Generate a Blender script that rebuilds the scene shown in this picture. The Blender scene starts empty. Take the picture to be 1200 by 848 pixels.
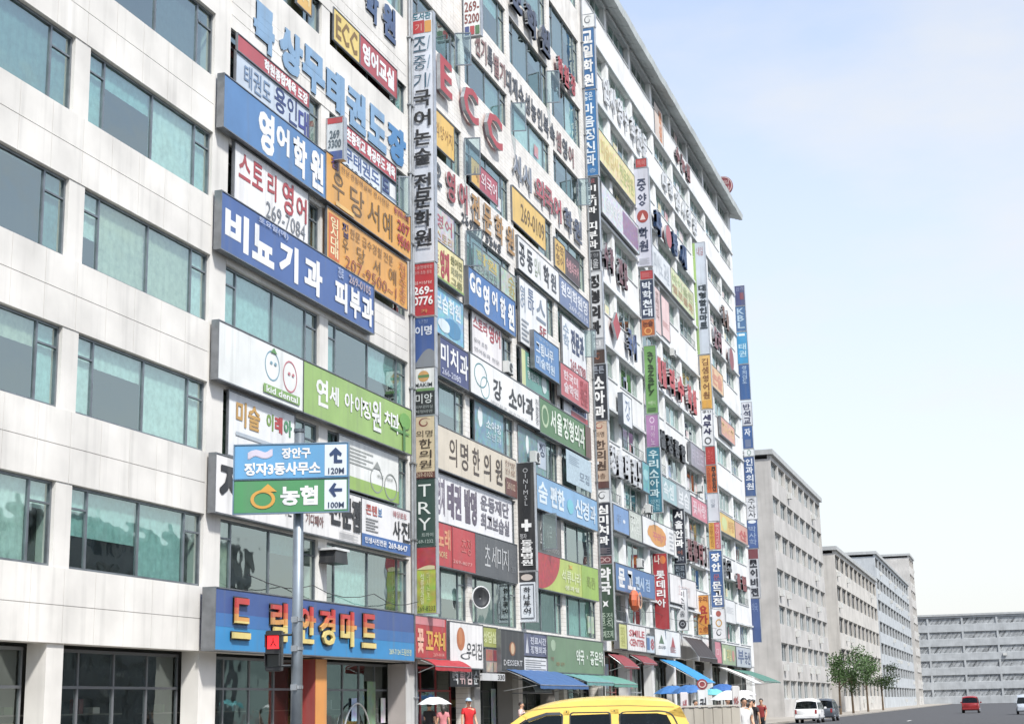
import bpy, bmesh, math, random
from mathutils import Vector, Matrix
random.seed(7)
SC = bpy.context.scene
COL = SC.collection
# ---------------------------------------------------------------- camera
FPX = 1789.0; PW, PH = 1200.0, 848.0
D = 22.0; CH = 1.6                       # distance to the facade plane (y = 0), eye height
UP = Vector((-170, 7924, -FPX)).normalized()
XA = Vector((595, -391, -FPX)); XA = (XA - UP * XA.dot(UP)).normalized()
YA = UP.cross(XA)
ROT = Matrix((XA, YA, UP))               # camera space -> world
CAMPOS = Vector((0, -D, CH))
cd = bpy.data.cameras.new('camera'); cam = bpy.data.objects.new('camera', cd); COL.objects.link(cam)
cam.matrix_world = Matrix.Translation(CAMPOS) @ ROT.to_4x4()
cd.sensor_fit = 'HORIZONTAL'; cd.sensor_width = 36; cd.lens = 36 * FPX / PW
cd.clip_end = 5000; cd.clip_start = 0.2
SC.camera = cam
# ---------------------------------------------------------------- world, sun, exposure
w = bpy.data.worlds.new('World'); SC.world = w; w.use_nodes = True
nt = w.node_tree; bg = nt.nodes['Background']
sky = nt.nodes.new('ShaderNodeTexSky'); sky.sky_type = 'NISHITA'; sky.sun_disc = False
SUN_EL, SUN_AZ = math.radians(52), math.radians(-128)    # azimuth in the x-y plane
sky.sun_elevation = SUN_EL; sky.sun_rotation = math.radians(90) - SUN_AZ
sky.air_density = 1.0; sky.dust_density = 1.0; sky.ozone_density = 2.0
# thin high cloud and haze over the clear-sky model
wtc = nt.nodes.new('ShaderNodeTexCoord'); wmp = nt.nodes.new('ShaderNodeMapping'); wmp.inputs['Scale'].default_value = (1, 1, 2.6); wmp.inputs['Location'].default_value = (3.1, 1.7, .9)
wn = nt.nodes.new('ShaderNodeTexNoise'); wn.inputs['Scale'].default_value = 2.3; wn.inputs['Detail'].default_value = 7; wn.inputs['Roughness'].default_value = .55
nt.links.new(wtc.outputs['Generated'], wmp.inputs[0]); nt.links.new(wmp.outputs[0], wn.inputs['Vector'])
wr = nt.nodes.new('ShaderNodeMapRange'); wr.inputs[1].default_value = .3; wr.inputs[2].default_value = .72; wr.inputs[3].default_value = .12; wr.inputs[4].default_value = .9
nt.links.new(wn.outputs[0], wr.inputs[0])
wx = nt.nodes.new('ShaderNodeMixRGB'); wx.inputs[2].default_value = (2.85, 2.84, 2.8, 1)
wse = nt.nodes.new('ShaderNodeSeparateXYZ'); nt.links.new(wtc.outputs['Generated'], wse.inputs[0])
wh = nt.nodes.new('ShaderNodeMapRange'); wh.inputs[1].default_value = 0.0; wh.inputs[2].default_value = .75; wh.inputs[3].default_value = .97; wh.inputs[4].default_value = 0
nt.links.new(wse.outputs[2], wh.inputs[0])          # the haze thickens evenly towards the horizon all the way round
wa = nt.nodes.new('ShaderNodeMath'); wa.operation = 'MAXIMUM'; nt.links.new(wr.outputs[0], wa.inputs[0]); nt.links.new(wh.outputs[0], wa.inputs[1])
nt.links.new(wa.outputs[0], wx.inputs[0]); nt.links.new(sky.outputs[0], wx.inputs[1])
nt.links.new(wx.outputs[0], bg.inputs[0]); bg.inputs[1].default_value = 0.13
ld = bpy.data.lights.new('sun', 'SUN'); ld.energy = 2.4; ld.angle = math.radians(5); ld.color = (1, .97, .92)
sun = bpy.data.objects.new('sun', ld); COL.objects.link(sun)
sdir = Vector((math.cos(SUN_EL) * math.cos(SUN_AZ), math.cos(SUN_EL) * math.sin(SUN_AZ), math.sin(SUN_EL)))
sun.rotation_euler = sdir.to_track_quat('Z', 'Y').to_euler()
sun.location = (0, -40, 80)
SC.view_settings.view_transform = 'Standard'; SC.view_settings.look = 'None'
SC.view_settings.gamma = 1; SC.view_settings.exposure = 1.3
# ---------------------------------------------------------------- measuring helpers (place things in the world)
def sX(px, z, off=0.0):                  # x on the plane y=-off, height z, seen at photo column px
    a, b = 5.0, 400.0
    for _ in range(50):
        m = (a + b) / 2
        c = ROT.transposed() @ (Vector((m, -off, z)) - CAMPOS)
        if PW / 2 + FPX * c.x / -c.z < px: a = m
        else: b = m
    return a
def offS(px, z, s):                      # distance out from the facade on the plane x=s
    a, b = -30.0, 30.0
    for _ in range(50):
        m = (a + b) / 2
        c = ROT.transposed() @ (Vector((s, -m, z)) - CAMPOS)
        if PW / 2 + FPX * c.x / -c.z < px: a = m
        else: b = m
    return a
def zS(px, py, s):                       # height on the plane x=s seen at a photo pixel
    r = ROT @ Vector((px - PW / 2, -(py - PH / 2), -FPX))
    return CH + r.z * s / r.x
def G(px, py_h, depth):                  # point at photo pixel, at a depth along the camera axis
    c = Vector(((px - PW / 2) / FPX * depth, -(py_h - PH / 2) / FPX * depth, -depth))
    return CAMPOS + ROT @ c
# ---------------------------------------------------------------- materials
def lin(h):
    h = h.lstrip('#'); o = []
    for i in (0, 2, 4):
        c = int(h[i:i + 2], 16) / 255
        o.append(c / 12.92 if c < .04045 else ((c + .055) / 1.055) ** 2.4)
    return o
MC = {}
def M(hexc, rough=.5, kind='paint', k=.86):
    key = (hexc, rough, kind)
    if key in MC: return MC[key]
    m = bpy.data.materials.new(kind + '_' + hexc); m.use_nodes = True; MC[key] = m
    n = m.node_tree; b = n.nodes['Principled BSDF']
    c = [min(.82, x * k) for x in lin(hexc)]
    g_ = .06 if kind in ('paint', 'print') else .0; lum = .3 * c[0] + .6 * c[1] + .1 * c[2]
    c = [x * (1 - g_ * 2.5) + lum * g_ * 1.5 + g_ * .22 for x in c]
    b.inputs['Roughness'].default_value = rough
    tc = n.nodes.new('ShaderNodeNewGeometry'); no = n.nodes.new('ShaderNodeTexNoise')
    no.inputs['Scale'].default_value = {'paint': .9, 'wall': .5, 'tile': 1.2, 'metal': 3, 'cloth': 6, 'print': 2.2}.get(kind, 1.5)
    no.inputs['Detail'].default_value = 8
    n.links.new(tc.outputs['Position'], no.inputs['Vector'])
    mix = n.nodes.new('ShaderNodeMixRGB'); mix.blend_type = 'MIX'
    amt = {'wall': .22, 'tile': .2, 'metal': .25, 'cloth': .25}.get(kind, .14)
    cr = n.nodes.new('ShaderNodeMapRange'); cr.inputs[1].default_value = .35; cr.inputs[2].default_value = .75
    cr.inputs[3].default_value = 0; cr.inputs[4].default_value = 1
    n.links.new(no.outputs[0], cr.inputs[0]); n.links.new(cr.outputs[0], mix.inputs[0])
    mix.inputs[1].default_value = (*c, 1); mix.inputs[2].default_value = (*[x * (1 - amt * 1.3) for x in c], 1)
    src = mix.outputs[0]
    if kind in ('wall', 'tile', 'paint'):        # rain streaks: noise stretched downwards
        mp = n.nodes.new('ShaderNodeMapping'); mp.inputs['Scale'].default_value = (2.2, 2.2, .12)
        n2 = n.nodes.new('ShaderNodeTexNoise'); n2.inputs['Scale'].default_value = 1.5; n2.inputs['Detail'].default_value = 5
        n.links.new(tc.outputs['Position'], mp.inputs[0]); n.links.new(mp.outputs[0], n2.inputs['Vector'])
        r2 = n.nodes.new('ShaderNodeMapRange'); r2.inputs[1].default_value = .52; r2.inputs[2].default_value = .78
        r2.inputs[4].default_value = .26 if kind != 'paint' else .34
        n.links.new(n2.outputs[0], r2.inputs[0])
        m2 = n.nodes.new('ShaderNodeMixRGB'); n.links.new(r2.outputs[0], m2.inputs[0]); n.links.new(src, m2.inputs[1])
        m2.inputs[2].default_value = (.16, .16, .15, 1); src = m2.outputs[0]
        bp = n.nodes.new('ShaderNodeBump'); bp.inputs['Strength'].default_value = .15 if kind != 'paint' else .03
        n3 = n.nodes.new('ShaderNodeTexNoise'); n3.inputs['Scale'].default_value = 30
        n.links.new(tc.outputs['Position'], n3.inputs['Vector']); n.links.new(n3.outputs[0], bp.inputs['Height'])
        n.links.new(bp.outputs[0], b.inputs['Normal'])
    if kind == 'tile':                   # thin courses of small facing tiles, far too small to pick apart
        sx = n.nodes.new('ShaderNodeSeparateXYZ'); n.links.new(tc.outputs['Position'], sx.inputs[0])
        cb = n.nodes.new('ShaderNodeCombineXYZ'); n.links.new(sx.outputs[0], cb.inputs[0]); n.links.new(sx.outputs[2], cb.inputs[1])
        br = n.nodes.new('ShaderNodeTexBrick'); br.inputs['Scale'].default_value = 1; br.inputs['Brick Width'].default_value = .62
        br.inputs['Row Height'].default_value = .2; br.inputs['Mortar Size'].default_value = .012
        br.inputs[1].default_value = (1, 1, 1, 1); br.inputs[2].default_value = (.93, .92, .9, 1); br.inputs[3].default_value = (.62, .6, .58, 1)
        n.links.new(cb.outputs[0], br.inputs['Vector'])
        mm = n.nodes.new('ShaderNodeMixRGB'); mm.blend_type = 'MULTIPLY'; mm.inputs[0].default_value = .8
        n.links.new(src, mm.inputs[1]); n.links.new(br.outputs[0], mm.inputs[2]); src = mm.outputs[0]
    if kind == 'print':                  # photographic print: mottled colours
        n2 = n.nodes.new('ShaderNodeTexNoise'); n2.inputs['Scale'].default_value = 3.5; n2.inputs['Detail'].default_value = 4
        n.links.new(tc.outputs['Position'], n2.inputs['Vector'])
        hs = n.nodes.new('ShaderNodeMixRGB'); hs.blend_type = 'OVERLAY'; hs.inputs[0].default_value = .55
        n.links.new(src, hs.inputs[1]); n.links.new(n2.outputs[1], hs.inputs[2]); src = hs.outputs[0]
    if kind == 'metal': b.inputs['Metallic'].default_value = .6
    n.links.new(src, b.inputs['Base Color'])
    return m
def glass_mat(name, tint, base=.3, ior=2.1):
    m = bpy.data.materials.new(name); m.use_nodes = True; n = m.node_tree
    for x in list(n.nodes):
        if x.type != 'OUTPUT_MATERIAL': n.nodes.remove(x)
    out = [x for x in n.nodes if x.type == 'OUTPUT_MATERIAL'][0]
    tr = n.nodes.new('ShaderNodeBsdfTransparent'); tr.inputs[0].default_value = (*tint, 1)
    gl = n.nodes.new('ShaderNodeBsdfGlossy'); gl.inputs['Roughness'].default_value = .03
    gl.inputs[0].default_value = (.84, .95, .91, 1)
    lw = n.nodes.new('ShaderNodeFresnel'); lw.inputs[0].default_value = ior
    tc = n.nodes.new('ShaderNodeTexCoord'); no = n.nodes.new('ShaderNodeTexNoise'); no.inputs['Scale'].default_value = .7
    bp = n.nodes.new('ShaderNodeBump'); bp.inputs['Strength'].default_value = .06; bp.inputs['Distance'].default_value = .3
    n.links.new(tc.outputs['Object'], no.inputs['Vector']); n.links.new(no.outputs[0], bp.inputs['Height'])
    n.links.new(bp.outputs[0], gl.inputs['Normal'])
    mr = n.nodes.new('ShaderNodeMapRange'); mr.inputs[3].default_value = base; mr.inputs[4].default_value = 1
    n.links.new(lw.outputs[0], mr.inputs[0])
    ge = n.nodes.new('ShaderNodeNewGeometry')        # the inner face of each pane neither tints nor mirrors a second time
    sb = n.nodes.new('ShaderNodeMath'); sb.operation = 'SUBTRACT'; sb.inputs[0].default_value = 1; n.links.new(ge.outputs['Backfacing'], sb.inputs[1])
    mu = n.nodes.new('ShaderNodeMath'); mu.operation = 'MULTIPLY'; n.links.new(mr.outputs[0], mu.inputs[0]); n.links.new(sb.outputs[0], mu.inputs[1])
    tm = n.nodes.new('ShaderNodeMixRGB'); n.links.new(ge.outputs['Backfacing'], tm.inputs[0]); tm.inputs[1].default_value = (*tint, 1); tm.inputs[2].default_value = (1, 1, 1, 1)
    n.links.new(tm.outputs[0], tr.inputs[0])
    mx = n.nodes.new('ShaderNodeMixShader'); n.links.new(mu.outputs[0], mx.inputs[0])
    n.links.new(tr.outputs[0], mx.inputs[1]); n.links.new(gl.outputs[0], mx.inputs[2]); n.links.new(mx.outputs[0], out.inputs[0])
    return m
GLASS = glass_mat('window_glass', (.74, .92, .87), .27, 1.85); GLASS2 = glass_mat('clear_glass', (.8, .86, .86), .06)
def emis(hexc, s):
    m = bpy.data.materials.new('lamp_' + hexc); m.use_nodes = True; b = m.node_tree.nodes['Principled BSDF']
    b.inputs['Base Color'].default_value = (*lin(hexc), 1); b.inputs['Emission Color'].default_value = (*lin(hexc), 1)
    b.inputs['Emission Strength'].default_value = s; return m
# ---------------------------------------------------------------- object helpers
def tag(o, label=None, cat=None, group=None, kind=None):
    if label: o['label'] = label
    if cat: o['category'] = cat
    if group: o['group'] = group
    if kind: o['kind'] = kind
    return o
def empty(name, loc=(0, 0, 0), rz=0, label=None, cat=None, group=None, parent=None):
    o = bpy.data.objects.new(name, None); COL.objects.link(o); o.location = loc; o.rotation_euler = (0, 0, rz)
    o.empty_display_size = .2
    if parent: o.parent = parent
    return tag(o, label, cat, group)
def box(bm, x0, x1, y0, y1, z0, z1):
    v = [bm.verts.new((x, y, z)) for z in (z0, z1) for y in (y0, y1) for x in (x0, x1)]
    for f in ((0, 2, 3, 1), (4, 5, 7, 6), (0, 1, 5, 4), (2, 6, 7, 3), (0, 4, 6, 2), (1, 3, 7, 5)):
        bm.faces.new([v[i] for i in f])
def tube(bm, pts, r, seg=8, cap=True):
    rings = []; pts = [Vector(p) for p in pts]
    for i, p in enumerate(pts):
        d = (pts[min(i + 1, len(pts) - 1)] - pts[max(i - 1, 0)]).normalized()
        a = d.orthogonal().normalized() if i == 0 else (a - d * a.dot(d)).normalized()
        b = d.cross(a); rr = r[i] if isinstance(r, (list, tuple)) else r
        rings.append([bm.verts.new(p + (a * math.cos(t) + b * math.sin(t)) * rr) for t in [2 * math.pi * j / seg for j in range(seg)]])
    for A, B in zip(rings, rings[1:]):
        for j in range(seg): bm.faces.new((A[j], A[(j + 1) % seg], B[(j + 1) % seg], B[j]))
    if cap: bm.faces.new(list(reversed(rings[0]))); bm.faces.new(rings[-1])
def prism(bm, poly, y0, y1):             # poly in x-z, extruded along y
    A = [bm.verts.new((x, y0, z)) for x, z in poly]; B = [bm.verts.new((x, y1, z)) for x, z in poly]
    n = len(poly); bm.faces.new(A); bm.faces.new(list(reversed(B)))
    for i in range(n): bm.faces.new((A[i], B[i], B[(i + 1) % n], A[(i + 1) % n]))
def mk(name, bm, mat, parent=None, smooth=False, bevel=0):
    me = bpy.data.meshes.new(name)
    if bevel: bmesh.ops.bevel(bm, geom=bm.edges[:], offset=bevel, segments=2, affect='EDGES')
    bmesh.ops.recalc_face_normals(bm, faces=bm.faces[:]); bm.to_mesh(me); bm.free()
    if smooth:
        for p in me.polygons: p.use_smooth = True
    if mat: me.materials.append(mat)
    o = bpy.data.objects.new(name, me); COL.objects.link(o)
    if parent: o.parent = parent
    return o
def bx(name, dims, mat, parent=None, bevel=0):
    bm = bmesh.new(); box(bm, *dims); return mk(name, bm, mat, parent, bevel=bevel)
def link(name, me, parent, loc=(0, 0, 0), rot=None, scale=None):
    o = bpy.data.objects.new(name, me); COL.objects.link(o); o.parent = parent; o.location = loc
    if rot: o.rotation_euler = rot
    if scale: o.scale = scale
    return o
def struct(o): o['kind'] = 'structure'; return o
# ---------------------------------------------------------------- lettering
TC = {}
TSC = bpy.data.scenes.new('lettering_workshop')   # scratch scene for turning text into meshes, removed at the end
def glyphs(s, bold, ext, res):
    key = (s, bold, ext, res)
    if key in TC: return TC[key]
    c = bpy.data.curves.new('t', 'FONT'); c.body = s; c.resolution_u = res; c.align_x = 'CENTER'; c.space_line = .86
    c.offset = min(bold, .027); c.extrude = ext
    o = bpy.data.objects.new('t', c); TSC.collection.objects.link(o)
    me = bpy.data.meshes.new_from_object(o)
    bpy.data.objects.remove(o); bpy.data.curves.remove(c)
    vs = [v.co.copy() for v in me.vertices]; fs = [tuple(p.vertices) for p in me.polygons]
    if bold > .03 and vs:                # heavier strokes: shifted copies a hair behind
        n = len(vs); e = bold - .02; V0 = list(vs); F0 = list(fs)
        for k, (dx, dy) in enumerate(((e, e), (-e, e), (e, -e), (-e, -e))):
            vs += [Vector((v.x + dx, v.y + dy, v.z - .002 * (k + 1))) for v in V0]
            fs += [tuple(i + n * (k + 1) for i in f) for f in F0]
    bpy.data.meshes.remove(me)
    xs = [v.x for v in vs]; ys = [v.y for v in vs]
    TC[key] = (vs, fs, min(xs), max(xs), min(ys), max(ys)); return TC[key]
def lettering(parent, u0, u1, z0, z1, s, hexc, y, bold=.02, plane='y', name='lettering', ext=0, depth=None, mat=None, res=2, keep=False):
    vs, fs, a, b, c, d = glyphs(s, bold, ext, res)
    bw = max(b - a, .05); bh = max(d - c, .05)
    su = (u1 - u0) / bw; sz = (z1 - z0) / bh
    if keep:
        k = min(abs(su), sz); mu = (u0 + u1) / 2; mz = (z0 + z1) / 2
        u0 = mu - k * bw / 2 * (1 if su > 0 else -1); su = k * (1 if su > 0 else -1); z0 = mz - k * bh / 2; sz = k
    sy = .35 if ext == 0 else depth / (2 * ext)
    V = []
    for v in vs:
        u = u0 + (v.x - a) * su; z = z0 + (v.y - c) * sz; o = v.z * sy
        V.append((u, y - o, z) if plane == 'y' else (y - o, u, z))
    me = bpy.data.meshes.new(name); me.from_pydata(V, [], fs); me.materials.append(mat or M(hexc, .45))
    o = bpy.data.objects.new(name, me); COL.objects.link(o); o.parent = parent
    return o
# ---------------------------------------------------------------- sign makers
COVER = []                               # sign rectangles on the facade, for leaving out cladding behind them
def art(root, kind, u0, u1, z0, z1, hexc, y, plane='y', name='emblem'):
    bm = bmesh.new(); cu, cz = (u0 + u1) / 2, (z0 + z1) / 2; ru, rz = (u1 - u0) / 2, (z1 - z0) / 2
    def P(u, z, e=0): return (u, y - e, z) if plane == 'y' else (y - e, u, z)
    def ring(k, n=20, ph=0): return [(cu + ru * k * math.cos(ph + 2 * math.pi * i / n), cz + rz * k * math.sin(ph + 2 * math.pi * i / n)) for i in range(n)]
    def poly(pts, e=0): bm.faces.new([bm.verts.new(P(a, b, e)) for a, b in pts])
    def band(A, B):
        n = len(A)
        for i in range(n): poly([A[i], A[(i + 1) % n], B[(i + 1) % n], B[i]])
    if kind == 'disc': poly(ring(1))
    elif kind == 'ring': band(ring(1), ring(.72))
    elif kind == 'thin': band(ring(1, 28), ring(.9, 28))
    elif kind == 'rect': poly([(u0, z0), (u1, z0), (u1, z1), (u0, z1)])
    elif kind == 'tri': poly([(u0, z0), (u1, z0), (cu, z1)])
    elif kind == 'plus':
        a, b = ru * .34, rz * .34
        for r in (((cu - a, z0), (cu + a, z0), (cu + a, z1), (cu - a, z1)), ((u0, cz - b), (cu - a, cz - b), (cu - a, cz + b), (u0, cz + b)), ((cu + a, cz - b), (u1, cz - b), (u1, cz + b), (cu + a, cz + b))): poly(list(r))
    elif kind == 'blob':
        rnd = random.Random(3); poly([(cu + ru * (.8 + .2 * rnd.random()) * math.cos(t * .3142), cz + rz * (.8 + .2 * rnd.random()) * math.sin(t * .3142)) for t in range(20)])
    elif kind == 'swirl':
        A = []; B = []
        for i in range(22):
            t = i / 21 * 2.1 * math.pi + .6; k = 1 - i / 21 * .62; k2 = k - .2 * math.sin(math.pi * i / 21) - .02
            A.append((cu + ru * k * math.cos(t), cz + rz * k * math.sin(t))); B.append((cu + ru * k2 * math.cos(t), cz + rz * k2 * math.sin(t)))
        for i in range(21): poly([A[i], A[i + 1], B[i + 1], B[i]])
    elif kind == 'star': poly([(cu + ru * (1 if i % 2 else .38) * math.sin(i * math.pi / 4), cz + rz * (1 if i % 2 else .38) * math.cos(i * math.pi / 4)) for i in range(8)])
    elif kind == 'crescent':             # quarter-circle of fruit
        pts = [(u0, z1)] + [(u0 + 2 * ru * math.cos(-t * math.pi / 24), z1 + 2 * rz * math.sin(-t * math.pi / 24)) for t in range(13)]
        poly(pts)
    elif kind == 'wave':
        pts = [(u0, z0)] + [(u0 + (u1 - u0) * i / 10, z0 + (z1 - z0) * (.35 + .45 * math.sin(i / 10 * 3.2 - .8))) for i in range(11)] + [(u1, z0)]
        poly(pts)
    elif kind in ('up', 'left'):
        pts = [(-.25, -1), (-.25, .1), (-.8, -.15), (-.95, .2), (0, 1), (.95, .2), (.8, -.15), (.25, .1), (.25, -1)] if kind == 'up' else \
              [(1, .2), (-.2, .2), (.15, .8), (-.2, .95), (-1, 0), (-.2, -.95), (.15, -.8), (-.2, -.2), (1, -.2)]
        poly([(cu + a * ru, cz + b * rz) for a, b in pts])
        if kind == 'up': poly([(cu + .25 * ru, z0), (u1, z0), (u1, z0 + .4 * rz), (cu + .25 * ru, z0 + .4 * rz)])
    elif kind == 'lines':
        for i in range(5): poly([(u0, z1 - (i + .8) / 5 * 2 * rz), (u1 - (i % 2) * ru * .5, z1 - (i + .8) / 5 * 2 * rz), (u1 - (i % 2) * ru * .5, z1 - (i + .35) / 5 * 2 * rz), (u0, z1 - (i + .35) / 5 * 2 * rz)])
    return mk(name, bm, M(hexc, .45, 'print' if name == 'picture' else 'paint'), root)
def content(root, items, A, B, z0, z1, y, plane, detail):
    n = 0
    for it in items:
        u0, v0, u1, v1 = it[:4]; a = A + (B - A) * u0; b = A + (B - A) * u1; c = z1 - (z1 - z0) * v1; d = z1 - (z1 - z0) * v0
        n += 1; what = it[4]; col = it[5]
        if what.startswith('@'):
            k = what[1:]; nm = 'emblem'
            if k == 'field': k = 'rect'; nm = 'colour_field'
            if k == 'photo': k = 'rect'; nm = 'picture'
            if k == 'fruit': k = 'crescent'; nm = 'picture'
            art(root, k, a, b, c, d, col, y - .004 * n - .003, plane, nm)
        else:
            bold = it[6] if len(it) > 6 else .02
            lettering(root, a, b, c, d, what, col, y - .004 * n - .006, bold, plane, res=detail)
def fsign(xl, xr, z0, z1, hexc, label, items=(), off=.3, depth=.22, name='facade_sign', cat='sign', group=None, frame='8f9296', kind='paint', rough=.4):
    zm = (z0 + z1) / 2
    a = xl if xl > 1000 else sX(xl, zm, off); b = sX(xr, zm, off)
    if xl > 1000: a = xl - 1000
    COVER.append((a, b, z0, z1))
    root = empty(name, (a, -off, z0), 0, label, cat, group)
    W, H = b - a, z1 - z0
    bm = bmesh.new(); box(bm, 0, W, 0, depth, 0, H); mk('panel', bm, M(hexc, rough, kind), root, bevel=.012)
    if frame:
        t = .035; bm = bmesh.new()
        for q in ((-t, W + t, -.02, depth + .01, -t, 0), (-t, W + t, -.02, depth + .01, H, H + t), (-t, 0, -.02, depth + .01, 0, H), (W, W + t, -.02, depth + .01, 0, H)): box(bm, *q)
        mk('frame', bm, M(frame, .4, 'metal'), root)
    if depth > .15:
        bm = bmesh.new(); n = max(2, int(W / 1.8))
        for i in range(n):
            x = W * (i + .5) / n; box(bm, x - .025, x + .025, depth, off, H * .2, H * .25); box(bm, x - .025, x + .025, depth, off, H * .75, H * .8)
        mk('bracket', bm, M('55585c', .5, 'metal'), root)
    content(root, items, 0, W, 0, H, 0, 'y', 2 if W > 3.5 and a < 80 else 1)
    return root
def psign(xl, xr, yt_z, yb_z, s, hexc, label, items=(), thick=.28, group=None, edge='c9ccd0', kind='paint'):
    yt_z = zS((xl + xr) / 2, yt_z, s); yb_z = zS((xl + xr) / 2, yb_z, s); zm = (yt_z + yb_z) / 2
    o0 = offS(xl, zm, s); o1 = offS(xr, zm, s)
    W = o1 - o0; H = yt_z - yb_z
    root = empty('projecting_sign', (s, -o0, yb_z), 0, label, 'sign', group)
    # local: x = along street (thickness), y = -distance out
    bm = bmesh.new(); box(bm, 0, thick, -W, 0, 0, H); mk('panel', bm, M(hexc, .4, kind), root, bevel=.01)
    bm = bmesh.new(); t = .03
    for q in ((-.012, thick + .012, -W - t, -W, -t, H + t), (-.012, thick + .012, 0, t, -t, H + t), (-.012, thick + .012, -W, 0, H, H + t), (-.012, thick + .012, -W, 0, -t, 0)): box(bm, *q)
    mk('frame', bm, M(edge, .35, 'metal'), root)
    if o0 > .05 or True:
        bm = bmesh.new(); n = max(1, int(H / 2.5))
        for i in range(n):
            z = H * (i + .5) / n; tube(bm, [(thick / 2, t, z), (thick / 2, o0 + .06, z)], .03, 6) if o0 > .0 else box(bm, .1, .16, .02, .05, z, z + .05)
        mk('bracket', bm, M('55585c', .5, 'metal'), root)
    # face looking back down the street (-x); reading direction is -y
    for i, it in enumerate(items): pass
    content(root, [(i[0], i[1], i[2], i[3], *i[4:]) for i in items], 0, -W, 0, H, 0, 'x', 2 if s < 90 else 1)
    return root
def letters(zs, chars, label, name='channel_letter_sign', off=.16, depth=.2, side='b9bdc2', group=None, bold=.02, back=None, cat='sign'):
    # chars: (xl, xr, char, colour[, z0, z1]); every letter a part of its own
    depth *= .5; off *= .6
    z0, z1 = zs; zm = (z0 + z1) / 2
    s0 = sX(chars[0][0], zm, off + depth)
    root = empty(name, (s0, 0, z0), 0, label, cat, group)
    for ch in chars:
        a = sX(ch[0], zm, off + depth) - s0; b = sX(ch[1], zm, off + depth) - s0
        c0, c1 = (ch[4] - z0, ch[5] - z0) if len(ch) > 4 else (0, z1 - z0)
        o = lettering(root, a, b, c0, c1, ch[2], ch[3], -(off + depth / 2), bold, name='letter', ext=.05, depth=depth, res=2)
        me = o.data; me.materials.append(M(side, .4, 'metal'))
        for p in me.polygons:
            if abs(p.normal.y) < .5: p.material_index = 1
        bm = bmesh.new(); m = (a + b) / 2
        for z in (c0 + (c1 - c0) * .3, c0 + (c1 - c0) * .7): box(bm, m - .02, m + .02, -off, 0, z, z + .04)
        mk('spacer', bm, M('6a6d70', .5, 'metal'), o)
        if back: bx('backing', (a - .12, b + .12, -off + .02, -off + .06, c0 - .08, c1 + .08), M(back, .4), o)
    return root
# ================================================================ SETTING
def ground_mat(hexc, sc=3):
    return M(hexc, .9, 'wall')
bm = bmesh.new(); box(bm, -3000, 12000, -8000, 8000, -.5, -.02); struct(mk('ground', bm, M('6f6f6c', .95, 'cloth')))
bm = bmesh.new(); box(bm, -60, 900, -30, -5.2, -.016, -.004); struct(mk('road', bm, M('4c4d50', .9, 'cloth')))
bm = bmesh.new(); box(bm, -60, 900, -5.2, 4, -.016, .13); struct(mk('pavement', bm, M('a9a39a', .9, 'wall')))
for i in range(14):
    if i % 2 == 0: struct(bx('road_marking', (10 + i * 9, 14 + i * 9, -14.1, -13.95, -.003, .002), M('e8e8e4', .7)))
for i in range(8): struct(bx('crossing_stripe', (33 + 0, 38, -28 + i * 2.6, -26.8 + i * 2.6, -.003, .002), M('e8e8e4', .7)))
T = [3.33 + 3.9 * k for k in range(12)]
TW = [4.6, 8.0, 11.5, 15.1, 18.9, 22.8, 26.7, 30.7, 34.5, 38.4, 42.3, 46.1]
TOP = 48.0
ALU = M('8d949a', .35, 'metal'); WFR = M('d8dbdc', .45); DARK = M('3b3d40', .6)
BLIND = [M('bcd8d8', .8, 'cloth'), M('e3ebe9', .8, 'cloth'), M('a9c9cb', .8, 'cloth'), M('7f999b', .8, 'cloth'), M('d9d3c4', .8, 'cloth'), M('46525a', .8, 'cloth')]
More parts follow.
